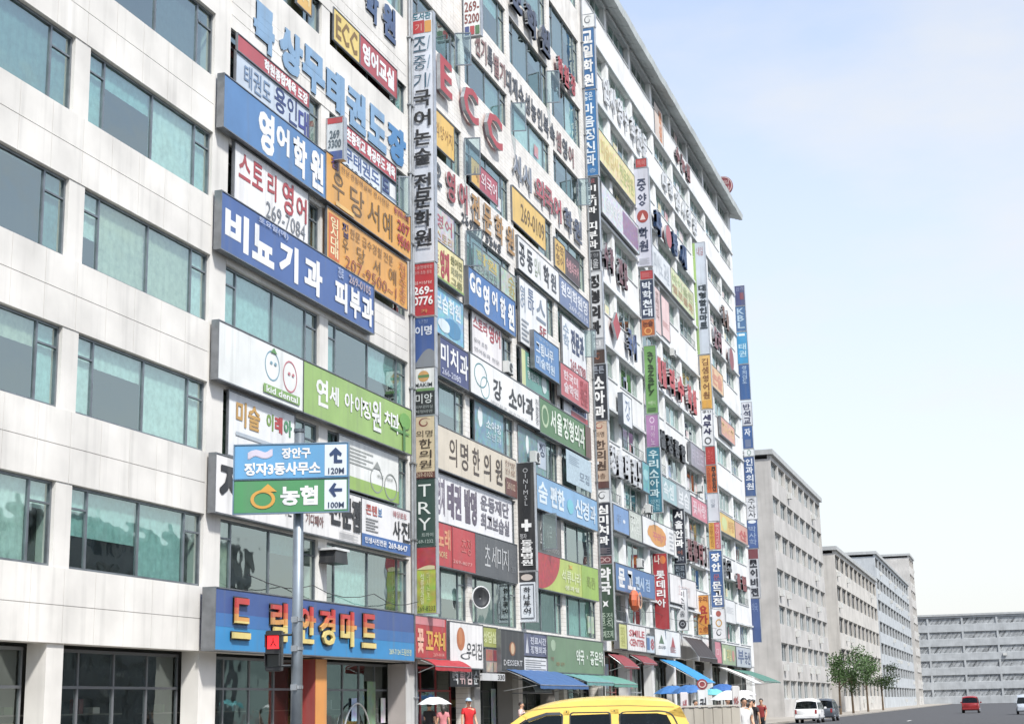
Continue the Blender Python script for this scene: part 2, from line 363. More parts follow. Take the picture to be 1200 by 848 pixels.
def building(label, s0, s1, bays, slabs, spand, wallm, depth, back=16, framem=ALU, glass=GLASS, style='wide', grp=None, gf=True):
    root = empty('commercial_building', (s0, 0, 0), 0, label, 'building')
    L = s1 - s0
    bm = bmesh.new(); prev = 0
    for k, t in enumerate(slabs):
        sp = TOP if k == len(slabs) - 1 else t + spand(k)
        box(bm, 0, L, 0, .4, t, sp)
    edges = [0] + [e - s0 for b in bays for e in b] + [L]
    for i in range(0, len(edges), 2):
        if edges[i + 1] - edges[i] > .02:
            for k in range(len(slabs) - 1): box(bm, edges[i], edges[i + 1], 0, .5, slabs[k] + spand(k), slabs[k + 1])
            if gf: box(bm, edges[i], edges[i + 1], .05, .6, .13, slabs[0])
    mk('wall', bm, wallm, root)
    # rooms behind: back wall, floors, ceilings
    bm = bmesh.new()
    for k, t in enumerate(slabs): box(bm, .05, L - .05, .4, 5.5, t + .25, t + .55)
    mk('floor_slab', bm, M('6a6a66', .9, 'wall'), root)
    bm = bmesh.new(); box(bm, .02, L - .02, 5.5, back, 0, TOP - .4)
    for b in bays: box(bm, b[1] - s0 - .02, b[1] - s0 + .04, .52, 5.5, 4, TOP - .5)
    mk('inner_wall', bm, M('5c5b57', .9, 'wall'), root)
    bm = bmesh.new(); box(bm, -.0, L, .4, back, TOP - .38, TOP - .02); mk('roof', bm, M('8a8a86', .9, 'wall'), root)
    bm = bmesh.new(); box(bm, 0, .25, .5, back, 0, TOP - .4) if s0 < 50 else None
    if s0 > 80: box(bm, L - .25, L, .5, back, 0, TOP - .4)
    if len(bm.verts): mk('side_wall', bm, wallm, root)
    else: bm.free()
    rnd = random.Random(int(s0)); meshes = {}
    for b in bays:
        W = round(b[1] - b[0], 2)
        for k in range(len(slabs) - 1):
            zb = slabs[k] + spand(k); H = round(slabs[k + 1] - zb, 2)
            key = (W, H)
            if key not in meshes:
                t = .07; bm = bmesh.new()
                for q in ((0, W, 0, t), (0, W, H - t, H), (0, t, t, H - t), (W - t, W, t, H - t)): box(bm, q[0], q[1], -.04, .06, q[2], q[3])
                if style == 'wide': cuts = [t, .85, W * .5, W - .9, W - t]
                else: cuts = [t, W * .25, W * .5, W * .75, W - t]
                for c in cuts[1:-1]: box(bm, c - t / 2, c + t / 2, -.03, .05, t, H - t)
                if style == 'wide':
                    for (c0, c1) in ((cuts[0], cuts[1]), (cuts[3], cuts[4])): box(bm, c0, c1, -.03, .05, H * .72, H * .72 + t * .7)
                fo = mk('window', bm, framem, root); fm = fo.data; bpy.data.objects.remove(fo)
                panes = []
                for c0, c1 in zip(cuts, cuts[1:]):
                    bm = bmesh.new(); box(bm, c0 + t / 2, c1 - t / 2, .01, .025, t, H - t)
                    po = mk('pane', bm, glass, root); panes.append(po.data); bpy.data.objects.remove(po)
                bl = []
                for c0, c1 in zip(cuts, cuts[1:]):
                    row = []
                    for hf in (1, .6, .35):
                        for mt in BLIND:
                            bm = bmesh.new(); n = max(3, int((c1 - c0) / .16)); yy = [.09 + (.015 if j % 2 else 0) for j in range(n + 1)]
                            z1 = H - .03; z0 = H - H * hf + .03
                            vv = [(bm.verts.new((c0 + (c1 - c0) * j / n, yy[j], z0)), bm.verts.new((c0 + (c1 - c0) * j / n, yy[j], z1))) for j in range(n + 1)]
                            for A, B_ in zip(vv, vv[1:]): bm.faces.new((A[0], B_[0], B_[1], A[1]))
                            m_ = bpy.data.meshes.new('blind'); bm.to_mesh(m_); bm.free(); m_.materials.append(mt); row.append(m_)
                    bl.append(row)
                meshes[key] = (fm, panes, bl)
            fm, panes, bl = meshes[key]
            wd = link('window', fm, root, (b[0] - s0, depth, zb))
            mood = rnd.random(); mat_i = rnd.choice([0, 0, 1, 1, 2, 3, 3, 4, 5]) if style == 'wide' else rnd.choice([0, 1, 2, 3, 3, 5, 4])
            if k == 0: mood = .1 + mood * .5
            if style == 'four' and rnd.random() < .3:
                if key + ('g',) not in meshes:
                    bm = bmesh.new()
                    for z in (.08, .62): box(bm, .05, W - .05, -.3, -.27, z, z + .03)
                    for q in range(13): x = .06 + (W - .14) * q / 12; box(bm, x, x + .02, -.295, -.275, .1, .62)
                    g_ = mk('window_guard', bm, M('7a7f82', .4, 'metal'), wd); meshes[key + ('g',)] = g_.data
                else: link('window_guard', meshes[key + ('g',)], wd)
            nf = rnd.choice((0, 1, 1, 2)) if style == 'four' else rnd.choice((0, 0, 1)) if s0 > 50 else 0
            for q in range(nf):
                x = .15 + rnd.random() * (W - 1.5); ww = .5 + rnd.random() * .8; zz = .12 + rnd.random() * .3; hh = .5 + rnd.random() * .6
                f_ = bx('window_film', (x, x + ww, -.012, -.004, zz, zz + hh), M(rnd.choice(['dfe3e6', 'c9d6dc', 'e3cfc9', 'b4c9b0', 'e0d6a8', '8fa6bf', 'c98f94', 'd9dcd9', '6a8a94']), .35, 'print'), wd)
            for i, pm in enumerate(panes):
                link('pane', pm, wd)
                if rnd.random() < (.55 + .45 * mood if style == 'wide' else .25 + .5 * mood):
                    hi = rnd.choice([0, 0, 0, 1, 2]); mi = mat_i if rnd.random() < .7 else rnd.randrange(6); link('blind', bl[i][hi * 6 + mi], wd)
    return root
TM = T[:5] + [22.85, 27.2, 31.75, 36.4, 40.8, 45.1]
spm = lambda k: 1.82 if k < 5 else [2.1, 2.7, 2.05, 1.5, 2.0, 2.9][k - 5]
spl = lambda k: 1.82 if k < 5 else [2.6, 2.5, 2.05, 1.5, 2.0, 2.9][k - 5]
spw = lambda k: [1.75, 1.75, 1.8, 1.9, 2.0, 2.05, 2.1, 2.1, 2.15, 2.2, 2.25, 2][k]
TILE = M('f0ece6', .5, 'tile', .9); CONC = M('eff0ef', .7, 'wall', .88); LEFTW = M('ebe8e2', .6, 'wall', .86)
BL = building('left block with large pale cladding panels and teal glazed windows', 22.0, 55.85, [(25.6, 31.9), (32.6, 39.2), (40.2, 46.95), (47.65, 55.15)], TM, spl, LEFTW, .14)
BM = building('middle block faced in fine beige tiles and covered in small signs', 55.85, 84.3, [(56.0, 61.9), (62.5, 68.9), (69.5, 76.45), (77.1, 83.3)], TM, spm, TILE, .14)
wb = [(84.9, 90.1)] + [(90.75 + 6.62 * i, 96.7 + 6.62 * i) for i in range(6)] + [(130.5, 135.7)]
BW = building('long white painted concrete block with deep set windows and grey cornice', 84.3, 137.0, wb, TW, spw, CONC, .3, style='four', framem=WFR, glass=GLASS)
# white block: proud pier strips and sills
bm = bmesh.new()
for b in wb:
    box(bm, b[0] - 84.3 - .1, b[1] - 84.3 + .1, -.12, -.002, 46.02, 46.2)
mk('eaves_band', bm, M('e9ecec', .6), BW)
for k in range(11):
    bm = bmesh.new(); z = TW[k] + spw(k)
    for b in wb: box(bm, b[0] - 84.3, b[1] - 84.3, -.05, .28, z - .02, z + .05)
    mk('sill', bm, M('dfe2e2', .6), BW)
for k in range(1, 11):                   # raised slab edge lines, as the long thin ledges of the photo
    bm = bmesh.new(); box(bm, 0, 52.7, -.12, .02, TW[k] - .0, TW[k] + .16); mk('slab_edge', bm, M('e4e7e8', .6, 'wall'), BW)
# cornice, in pieces
me = None
CM = M('cdd3d2', .6, 'wall')
for i in range(36):
    x0 = 84.3 + i * 1.5
    if me is None:
        bm = bmesh.new(); A = [(.02, 46.3), (-.3, 46.24), (-.32, 46.16), (-.62, 46.12), (-.64, 46.05), (-.98, 46.03), (-1.06, 46.5), (-.2, 47.3), (.02, 47.3)]
        va = [bm.verts.new((0.02, y, z)) for y, z in A]; vb = [bm.verts.new((1.48, y, z)) for y, z in A]; n = len(A)
        bm.faces.new(va); bm.faces.new(list(reversed(vb)))
        for j in range(n): bm.faces.new((va[j], vb[j], vb[(j + 1) % n], va[(j + 1) % n]))
        o = mk('cornice_panel', bm, CM, BW); me = o.data; o.location = (0, 0, 0)
    else: link('cornice_panel', me, BW, (x0 - 84.3, ((i * 7) % 5) * .008, ((i * 3) % 4) * .008))
bx('cornice_core', (0, 53.9, -.25, .35, 46.33, 47.1), CM, BW)
# piers of the left and middle block at street level, drain pipes
bm = bmesh.new()
for s in (55.35, 55.62): tube(bm, [(s - 22, -.1, .2), (s - 22, -.1, 47.9)], .055, 8)
for z in range(2, 46, 3): box(bm, 55.25 - 22, 55.72 - 22, -.17, 0, z, z + .06)
mk('drain_pipe', bm, M('b9bcbe', .4, 'metal'), BL)
bm = bmesh.new(); tube(bm, [(83.95 - 55.85, -.1, .2), (83.95 - 55.85, -.1, 47.9)], .06, 8)
for z in range(2, 46, 3): box(bm, 83.85 - 55.85, 84.05 - 55.85, -.17, 0, z, z + .06)
mk('drain_pipe', bm, M('9a9d9f', .4, 'metal'), BM)
SASHG = glass_mat('sash_glass', (.6, .72, .7), .02)
# open sashes on the middle block
def sash(parent, px, z0, z1, w_=.75, rot=75, col='7fa3a3'):
    s = sX(px, (z0 + z1) / 2, .1); px0 = parent.location.x
    bm = bmesh.new(); H = z1 - z0; t = .05
    for q in ((0, w_, 0, t), (0, w_, H - t, H), (0, t, t, H - t), (w_ - t, w_, t, H - t)): box(bm, q[0], q[1], -.03, .03, q[2], q[3])
    o = mk('open_sash', bm, ALU, parent); o.location = (s - px0, -.06, z0); o.rotation_euler = (0, 0, math.radians(-rot))
    bm = bmesh.new(); box(bm, t, w_ - t, -.008, .008, t, H - t); mk('pane', bm, SASHG, o)
for a in ((534, 30.1, 31.7), (641, 34.0, 35.9), (600, 29.95, 31.5), (545, 25.2, 27.0), (547, 20.9, 22.6), (678, 29.95, 31.6), (684, 20.9, 22.5), (636, 9.2, 11)): sash(BM, *a)
sash(BL, 468, 20.8, 22.5, .45, 60)
# ================================================================ SIGNS
W_ = 'f6f7f7'; BK = '1d1f24'; NV = '2b3f78'; RD = 'c62f35'; BL_ = '3f78b5'; GD = 'c08a2e'; DG = '2c4a3e'
def band(k): return T[k] + .02, T[k] + 1.78
# ---- left block
letters((22.95, 24.55), [(298, 322, '특', '86aed2'), (328, 355, '상', '86aed2'), (355, 381, '무', '82abd0'), (383, 404, '태', '82abd0'), (407, 429, '권', '82abd0'), (432, 453, '도', '82abd0'), (455, 476, '장', '4a8cc4')],
        'giant pale blue hangul letters fixed on the bare wall near the top left', off=.06, depth=.08, bold=.05, side='8fa4ba')
letters((28.0, 29.5), [(428, 444, '학', '46628e'), (449, 464, '원', '46628e')], 'pair of slate blue hangul letters above the yellow and red window sign', depth=.1, off=.08, bold=.04)
fsign(391, 421, 25.75, 27.0, 'eccf6a', 'small yellow window sign with three brown latin letters', [(.08, .12, .92, .88, 'ECC', '8a6a2a', .03)], off=.05, depth=.05, name='window_sign')
fsign(422, 465, 25.75, 27.0, 'b8444c', 'dark red window sign with four white hangul letters beside the small yellow one', [(.06, .14, .92, .84, '영어교실', W_, .04)], off=.05, depth=.05, name='window_sign')
fsign(348, 365, 25.8, 27.1, 'e9b95a', 'plain orange yellow window sign cut by the top left edge of the view', [(.1, .2, .9, .8, '어학', 'f2e3b0', .02)], off=.05, depth=.05, name='window_sign')
fsign(1040.4, 362, 22.15, 22.7, 'c05058', 'long narrow red strip banner under the giant blue wall letters', [(.35, .12, .98, .9, '학원종합체육 도장', W_, .04)], off=.14, depth=.05, name='banner')
fsign(1040.4, 362, 20.95, 22.12, 'c9d6e4', 'pale window panel with outlined blue hangul right below the narrow red strip', [(.5, .05, .66, .8, '용', NV, .02), (.68, .05, .82, .85, '인', NV, .01), (.84, .15, .99, .95, '대', '3c4a9a', .03), (.1, .15, .45, .8, '태권도', '7793b6', .01)], off=.1, depth=.06, name='window_sign')
fsign(1039.3, 381.5, 19.15, 20.86, '5588bf', 'medium blue sign with bold rounded white hangul on the left block', [(.31, .1, .46, .95, '영', W_, .04), (.48, .14, .61, .7, '어', W_, .04), (.65, .12, .79, .92, '학', W_, .04), (.83, .1, .97, .94, '원', W_, .04)])
psign(383, 402, 138, 187, 47.35, 'd5dfe6', 'small box sign with red top strip and blue foot jutting out beside the white corner', [(.04, .0, .96, .14, '@field', 'c0434a'), (.04, .8, .96, 1, '@field', '4a63a4'), (.1, .3, .9, .72, '269\n3300', '5c6f7c', .02)])
fsign(403, 464, 22.05, 22.7, 'c1404a', 'red strip banner with white hangul under the end of the giant wall letters', [(.04, .1, .98, .9, '초등학교 특공무도 체육', W_, .04)], off=.16, depth=.05, name='banner')
fsign(400, 446, 20.9, 22.02, 'dfe8f0', 'white window panel with outlined blue martial arts wording', [(.06, .1, .96, .62, '무태권도', '45629c', .02), (.1, .7, .9, .95, '269-7324', '2c3038', .03)], off=.1, depth=.05, name='window_sign')
fsign(447, 464, 20.9, 22.0, '7f94ae', 'small grey blue poster pane with a white square next to the martial arts panel', [(.55, .1, .95, .6, '@rect', W_), (.06, .1, .5, .6, '도', NV, .04), (0, .72, 1, .8, '@rect', 'dfe6ee'), (0, .86, 1, .93, '@rect', 'dfe6ee')], off=.1, depth=.05, name='window_sign')
fsign(381.5, 481, 19.15, 20.95, 'eaa93c', 'upper orange calligraphy school sign hanging over the white wall', [(.07, .28, .2, .84, '우', '7c5a22', .01), (.26, .3, .42, .9, '당', '7c5a22', .01), (.46, .3, .6, .88, '서', '7c5a22', .01), (.64, .3, .76, .9, '예', '7c5a22', .01), (.05, .04, .13, .24, '점', '5f3b7a', .03), (.16, .05, .72, .2, '한문경필펜글씨 경시전문', '8a6335', .0), (.78, .04, .97, .2, '동양화서예', 'a02c50', .02), (.82, .28, .98, .52, '207', 'b2282c', .03), (.82, .6, .98, .86, '9500', 'b2282c', .03), (.1, .9, .3, .98, '@rect', 'f5c870')])
fsign(383, 477, 17.05, 19.0, 'e8a63f', 'lower orange banner with large phone number hung across the windows', [(.02, .08, .14, .92, '@field', 'd6692a'), (.035, .12, .125, .88, '임\n시\n대\n매', 'f8e6b0', .02), (.17, .08, .24, .36, '접', '4c3a60', .02), (.26, .1, .8, .3, '한문 급수경필 전문', '86602f', .0), (.17, .38, .24, .66, '우', '7c5a22', .0), (.34, .36, .44, .66, '당', '7c5a22', .0), (.54, .38, .63, .66, '서', '7c5a22', .0), (.74, .34, .84, .66, '예', '7c5a22', .0), (.2, .7, .84, .93, '207-9500~1', '9a4a24', .0), (.88, .08, .97, .92, '접\n수\n중', 'b86c40', .0)], off=.2, depth=.06, name='banner')
fsign(1040.4, 361, 17.15, 19.05, 'f3f2f1', 'white sign with thin red hangul and a grey phone number on the far left', [(.05, .1, .2, .55, '스', 'b63d45', .02), (.22, .1, .36, .55, '토', 'b63d45', .02), (.42, .1, .54, .58, '리', 'b63d45', .02), (.62, .06, .78, .66, '영', 'b63d45', .02), (.82, .16, .97, .62, '어', 'b63d45', .02), (.4, .66, .95, .94, '269-7084', '7b8088', .0)], off=.12, depth=.08)
fsign(1039.3, 438, 15.25, 17.05, '4468a8', 'long royal blue clinic sign with big white hangul and a small phone number', [(.02, .2, .15, .86, '비', W_, .04), (.17, .2, .3, .86, '뇨', W_, .04), (.33, .2, .45, .88, '기', W_, .04), (.49, .2, .61, .9, '과', W_, .04), (.7, .3, .79, .9, '피', W_, .04), (.81, .3, .89, .9, '부', W_, .04), (.9, .3, .99, .9, '과', W_, .04), (.72, .04, .76, .26, '진료', 'aebbd8', .02), (.8, .06, .97, .24, '269-0105', 'b9a9b0', .02), (.2, .03, .38, .17, '토요일(메)', 'b3bfdc', .02)])
fsign(1039.3, 355, 11.25, 13.0, 'eef1ee', 'white sign end with two outlined fruit faces beside the green dental sign', [(.52, .1, .7, .66, '@thin', '7aa6b8'), (.74, .14, .92, .74, '@thin', 'cc7780'), (.58, .3, .61, .36, '@disc', '7aa6b8'), (.63, .3, .66, .36, '@disc', '7aa6b8'), (.8, .36, .83, .42, '@disc', 'cc7780'), (.85, .36, .88, .42, '@disc', 'cc7780'), (.58, .04, .66, .14, '@tri', '5f9a55'), (.5, .76, .95, .92, '@field', '86b25e'), (.53, .78, .92, .9, 'kid dental', W_, .02)])
fsign(355.6, 482, 11.25, 13.0, '9ac062', 'long lime green sign with playful white hangul and a cartoon tree', [(.1, .2, .2, .75, '연', W_, .03), (.21, .24, .29, .62, '세', W_, .03), (.34, .24, .42, .62, '아', W_, .03), (.43, .22, .5, .62, '이', W_, .03), (.5, .24, .58, .62, '정', W_, .03), (.59, .14, .68, .8, '원', W_, .03), (.71, .26, .79, .6, '치', W_, .03), (.79, .24, .86, .68, '과', W_, .03), (.76, .55, .99, .62, '@blob', '5f9a4e'), (.86, .12, .99, .5, '@blob', '6fae4a'), (.9, .45, .925, .98, '@rect', '4f8a42')])
fsign(1040.4, 345, 9.15, 11.1, 'f1f3f4', 'white window poster with small multicoloured hangul behind the street sign', [(.55, .12, .66, .4, '이', '7aa045', .04), (.68, .12, .8, .4, '래', 'c43b3e', .04), (.82, .12, .95, .4, '아', '4c9a6a', .04), (.1, .1, .45, .5, '미술', 'c99a45', .03), (.1, .6, .9, .66, '@rect', 'b9c4ce')], off=.08, depth=.05, name='window_sign')
fsign(397, 467, 9.25, 11.05, 'f4f6f2', 'white window poster with faint grey drawing and a lime green foot', [(0, .74, 1, 1, '@field', '9cc257'), (.1, .14, .55, .5, '@lines', 'a7aca8'), (.5, .38, .72, .92, '@thin', '9aa09c'), (.74, .42, .97, .98, '@thin', '9aa09c'), (.55, .26, .68, .42, '@tri', '9aa09c'), (.6, .52, .9, .58, '용봉', '9aa09c', .0)], off=.08, depth=.05, name='window_sign')
fsign(1039.3, 423, 7.3, 9.0, 'f3f1ef', 'white specialist shop sign with heavy black hangul seen beside the grey pole', [(.24, .4, .36, .72, '직방', RD, .03), (.37, .4, .52, .78, '동치질 전', BK, .0), (.6, .18, .68, .5, '@ring', RD), (.57, .62, .7, .84, '기디패아', '7c4a44', .02), (.02, .1, .18, .8, '자', BK, .04), (.74, .12, .83, .72, '천', BK, .04), (.84, .1, .92, .74, '문', BK, .04), (.92, .1, .99, .76, '점', BK, .04), (.82, .8, .97, .95, '@lines', 'c9c9c9')])
fsign(423.6, 480.5, 7.3, 9.0, 'f2f1f1', 'white photo studio sign with brush style black hangul and a blue foot strip', [(0, .74, 1, 1, '@field', '3f6fb0'), (.08, .1, .3, .32, '콘텐', 'c05a50', .03), (.32, .12, .4, .3, '보', '5b86b8', .03), (.08, .38, .32, .68, '@lines', '8c8c8c'), (.62, .08, .92, .22, '웨딩포토', 'b0484c', .01), (.62, .28, .78, .7, '사', BK, .02), (.8, .26, .98, .72, '진', BK, .02), (.05, .8, .48, .93, '인생사진전문', W_, .02), (.52, .8, .92, .93, '269-8647', W_, .02)])
# shop sign over the optician's mart: two-tone blue with red and yellow letters
mart = fsign(1039.0, 485, 3.36, 5.08, '3d5c9c', 'wide two tone blue shop sign with red and yellow hangul at street level', [(0, .62, 1, 1, '@field', '2290cf'), (0, .4, 1, .62, '@field', '3674b6'), (.84, .76, .98, .9, '269-7124 드림안경', 'dfe6b4', .01)], off=.55, depth=.4)
mw = sX(485, 4.2, .55) - 39.0
for ch, a, b in (('드', 272, 292), ('림', 317, 335), ('안', 350, 368), ('경', 374, 391), ('마', 399, 416), ('트', 424, 439)):
    ua = sX(a, 4.2, .6) - 39; ub = sX(b, 4.2, .6) - 39
    lettering(mart, ua - .05, ub + .05, .3, 1.54, ch, '3a3428', -.04, .035, name='letter_outline', ext=.05, depth=.03)
    o = lettering(mart, ua, ub, .34, 1.5, ch, 'd23c36', -.08, .02, name='letter', ext=.05, depth=.08)
    bm = bmesh.new(); bm.from_mesh(o.data)
    for z in (.84, 1.04, 1.22): bmesh.ops.bisect_plane(bm, geom=bm.verts[:] + bm.edges[:] + bm.faces[:], plane_co=(0, 0, z), plane_no=(0, 0, 1))
    for f in bm.faces:
        z = f.calc_center_median().z; f.material_index = 3 if z < .84 else 2 if z < 1.04 else 1 if z < 1.22 else 0
    bm.to_mesh(o.data); bm.free()
    for c in ('da6a3c', 'e3a048', 'ecd57a'): o.data.materials.append(M(c, .4))
# ---- projecting column on the left pier
C1 = dict(group='stacked projecting signs on the left pier')
s1 = 55.75
psign(482.5, 508, 15, 307, s1, 'dfe5f0', 'tall white sign with black hangul down the left pier and a red square on top',
      [(.08, .0, .92, .03, '도서관', '2f7a8c', .03), (.06, .032, .62, .084, '@field', 'c8363a'), (.64, .036, .94, .084, '@field', 'e2a24a'), (.2, .045, .5, .075, '기', 'f0c0b0', .0), (.12, .1, .7, .16, '조', '2d5c74', .0), (.12, .177, .7, .235, '중', '2d5c74', .0), (.12, .25, .7, .31, '기', '2d5c74', .0), (.76, .1, .9, .155, '/', '6f93ab', .0), (.76, .18, .9, .235, '/', '6f93ab', .0), (.76, .255, .9, .31, '/', '6f93ab', .0)] +
      [(.12, a, .9, a + .066, c, BK, .03) for a, c in zip((.32, .4, .477, .555, .655, .725, .80, .875), '국어논술전문학원')])
psign(483, 509, 308.5, 370, s1, 'c4323a', 'dark red square box sign with a two line white phone number', [(.08, .04, .92, .11, '논술영재학원', 'e6b9b4', .0), (.1, .14, .9, .21, '유아 초등 중등', 'e6b9b4', .0), (.1, .34, .9, .4, '입시상담', 'f0dcd6', .0), (.06, .44, .94, .6, '269-', W_, .03), (.06, .63, .94, .8, '0776', W_, .03), (.4, .88, .7, .95, '가', 'd9a05c', .02)], **C1)
psign(483.5, 509, 372, 430, s1, '35599a', 'blue box sign turning into grey hills below the dark red one', [(.0, .55, 1, 1, '@wave', '7d848c'), (.12, .17, .9, .36, '이명', 'dbe4f2', .03), (.3, .04, .7, .12, '난청', '8fa6cf', .0)], **C1)
psign(484, 509, 431, 458, s1, 'e8ebe9', 'small white box sign with a round burger like emblem and green foot', [(.24, .12, .76, .6, '@disc', 'd7a257'), (.24, .3, .76, .42, '@rect', '5d8a50'), (.1, .64, .9, .82, 'MAKIM', '35424a', .01), (0, .88, 1, 1, '@field', '6f9a5a')], **C1)
psign(484.5, 509.5, 459, 486, s1, '23282a', 'small black box sign with pale hangul on the left pier', [(.1, .08, .9, .5, '미앙', 'd8dedc', .01), (.1, .58, .9, .72, '피부관리실', 'a9b3b1', .0), (.1, .78, .9, .92, '체형비만', 'a9b3b1', .0)], **C1)
psign(485.5, 509.5, 487.5, 560, s1, 'dcc9a4', 'cream herbal clinic box sign with a red swirl and brown foot', [(.15, .02, .85, .2, '@swirl', '8a3a30'), (.1, .23, .9, .34, '의명', '4a3a2c', .0), (.25, .37, .85, .52, '한', '3f3125', .01), (.25, .55, .85, .68, '의', '3f3125', .01), (.25, .71, .85, .84, '원', '3f3125', .01), (0, .9, 1, 1, '@field', '6a3a30'), (.1, .91, .9, .98, '269-0102', 'd9c4a8', .0)], **C1)
psign(485.5, 510, 561, 640, s1, '2e4c44', 'dark green box sign with three large serif latin capitals', [(.2, .08, .8, .26, 'T', 'e6ece8', .0), (.2, .34, .8, .52, 'R', 'e6ece8', .0), (.2, .58, .8, .76, 'Y', 'e6ece8', .0), (.35, .8, .9, .86, '트라이', 'b9c9c2', .0), (.1, .9, .9, .95, '269-1232', 'b9c9c2', .0)], **C1)
psign(487, 511, 641, 718, s1, 'a9b23e', 'olive yellow fruit drink banner with pomegranate seeds at its top', [(0, 0, 1, .34, '@photo', 'b03a44'), (0, .26, .95, .34, '@wave', 'd8cfa0'), (.24, .4, .42, .86, '석\n류\n생\n과\n일', 'e9ecc4', .0), (.55, .38, .7, .8, '마\n시\n는\n초', 'd3d98e', .0), (.1, .89, .95, .97, '269-8233', '4a5220', .0)], kind='print', **C1)
# ---- projecting signs at the second pier of the middle block
psign(607, 626.5, 542, 668, 69.2, '25272b', 'tall black animal hospital sign with a white cross', [(.35, .05, .65, .4, 'O\nI\nN\nI\nM\nS\nL', 'b9bcc0', .0), (.2, .53, .8, .64, '@plus', W_), (.1, .66, .5, .71, '정자', 'd8dadd', .0)] + [(.15, a, .85, a + .055, c, W_, .03) for a, c in zip((.72, .78, .84, .9), '동물병원')])
psign(608, 628, 670, 728, 69.2, 'dfe6ee', 'white box sign with a dark framed border and an oval badge below the black one', [(0, 0, 1, .2, '@field', '2b2c30'), (.15, .04, .85, .17, '@disc', 'cfc4bc'), (.14, .24, .86, .26, '@rect', '3a4250'), (.1, .24, .13, .94, '@rect', '3a4250'), (.87, .24, .9, .94, '@rect', '3a4250'), (.14, .92, .86, .94, '@rect', '3a4250')] + [(.3, a, .7, a + .12, c, '20242c', .03) for a, c in zip((.3, .44, .58, .72), '하나투어')])
psign(543.5, 562.5, -14, 42, 62.2, 'e9ebeb', 'white box sign with brown phone digits and blue red green bars at the top', [(.05, .28, .95, .5, '269-', '8a4a44', .02), (.05, .54, .95, .74, '5200', '8a4a44', .02), (.06, .8, .32, .98, '@field', '44548a'), (.38, .8, .64, .98, '@field', 'b84a50'), (.7, .8, .96, .98, '@field', '55805a')])
# ---- middle block, top to bottom
letters((36.6, 38.2), [(601, 612, '토', '46526e', 36.9, 38.6), (617, 630, '학', '39435c'), (634, 645, '원', '39435c')], 'dark slate hangul channel letters standing out high on the middle block', off=.25, depth=.3, bold=.04)
letters((32.0, 33.2), [(557 + i * 7.3, 557 + i * 7.3 + 6, c, '8a5a52' if i in (0, 1, 3, 4, 13, 15) else '3e4148') for i, c in enumerate('전기특별기대재수성능인복속셈영어')], 'long row of slim brown and black hangul letters across the upper middle block', off=.04, depth=.05, bold=.03)
letters((36.3, 37.6), [(654, 660, '학', 'b52f33'), (661, 667, '원', 'b52f33'), (669, 675, '장', 'b52f33')], 'small cluster of bright red channel letters near the right edge of the middle block', off=.3, depth=.25, bold=.04)
letters((27.95, 29.6), [(516, 530, 'E', 'b9343c'), (543.5, 561, 'C', 'b9343c'), (571, 589, 'C', 'b9343c')], 'three large red latin channel letters on grey metal sides', off=.2, depth=.35, bold=.03)
fsign(507, 532, 25.35, 27.0, 'f0c14e', 'yellow orange window sign with thin hangul right beside the tall white pier sign', [(.12, .3, .92, .72, '외양어지', '9a6a28', .0)], off=.08, depth=.06, name='window_sign')
fsign(552, 583, 25.2, 26.4, 'b9495a', 'raspberry red window sign with a yellow left end under an open sash', [(0, 0, .3, 1, '@field', 'e8b64a'), (.06, .2, .26, .8, '시', '8a5a28', .02), (.36, .2, .96, .8, '외국어', 'f0d8dc', .02)], off=.08, depth=.05, name='window_sign')
letters((27.6, 28.95), [(602, 611, '시', '7d8798'), (613, 623, '시', '7d8798'), (628, 638, '외', 'b84a54'), (639, 648, '국', 'b84a54'), (649, 658, '어', 'b84a54'), (662, 671, '학', '46506a'), (673, 682, '원', '46506a')], 'row of hangul channel letters in grey, red and slate on the tiled wall', off=.12, depth=.15, bold=.03)
fsign(600, 639, 25.2, 27.0, 'edc253', 'yellow window sign with dark phone digits in the third bay', [(.25, .25, .96, .78, '269-0109', '6e5320', .01)], off=.08, depth=.05, name='window_sign')
fsign(650, 662, 24.9, 26.5, 'e3b94c', 'small yellow hangul poster left of the brown one in the last bay', [(.1, .1, .9, .9, '수학\n영어', '86602a', .02)], off=.08, depth=.05, name='window_sign')
fsign(662.5, 679, 24.9, 26.4, '4f3538', 'dark brown window sign with pinkish hangul beside the small yellow poster', [(.06, .25, .94, .75, '속셈외국어', 'd9a0a4', .03)], off=.08, depth=.05, name='window_sign')
letters((23.35, 24.75), [(508, 518, '으', '4a4f55', 23.6, 24.6), (523.5, 534, '영', 'a93a40'), (538, 548, '어', 'a93a40'), (553, 562.5, '전', 'b5853c'), (567, 576.5, '문', 'b5853c'), (581, 590, '학', 'b5853c'), (594, 603, '원', 'b5853c')], 'row of red then gold hangul letters above the black phone number', off=.08, depth=.1, bold=.03)
letters((22.9, 23.35), [(541 + i * 4.7, 541 + i * 4.7 + 3.8, c, '33363b') for i, c in enumerate('269-7755~8')], 'small black phone number digits under the gold hangul letters', off=.04, depth=.04, bold=.02)
fsign(607, 655, 22.9, 24.6, 'f0f0ef', 'long white strip sign with scattered black hangul and a pale emblem', [(.02, .15, .16, .85, '공', '30343a', .03), (.2, .15, .34, .85, '동', '30343a', .03), (.38, .2, .52, .8, '입시', '9aab90', .0), (.6, .15, .74, .85, '학', '30343a', .03), (.78, .2, .92, .8, '원', '555b66', .02)], off=.12, depth=.1)
fsign(655.5, 690, 22.9, 24.5, '6c7fa8', 'grey blue sign with white hangul ending at the right corner of the middle block', [(.05, .1, .95, .62, '원의학원영', 'e8ecf4', .03), (.3, .7, .95, .9, '269-0110', 'cfd6e6', .02)], off=.12, depth=.1)
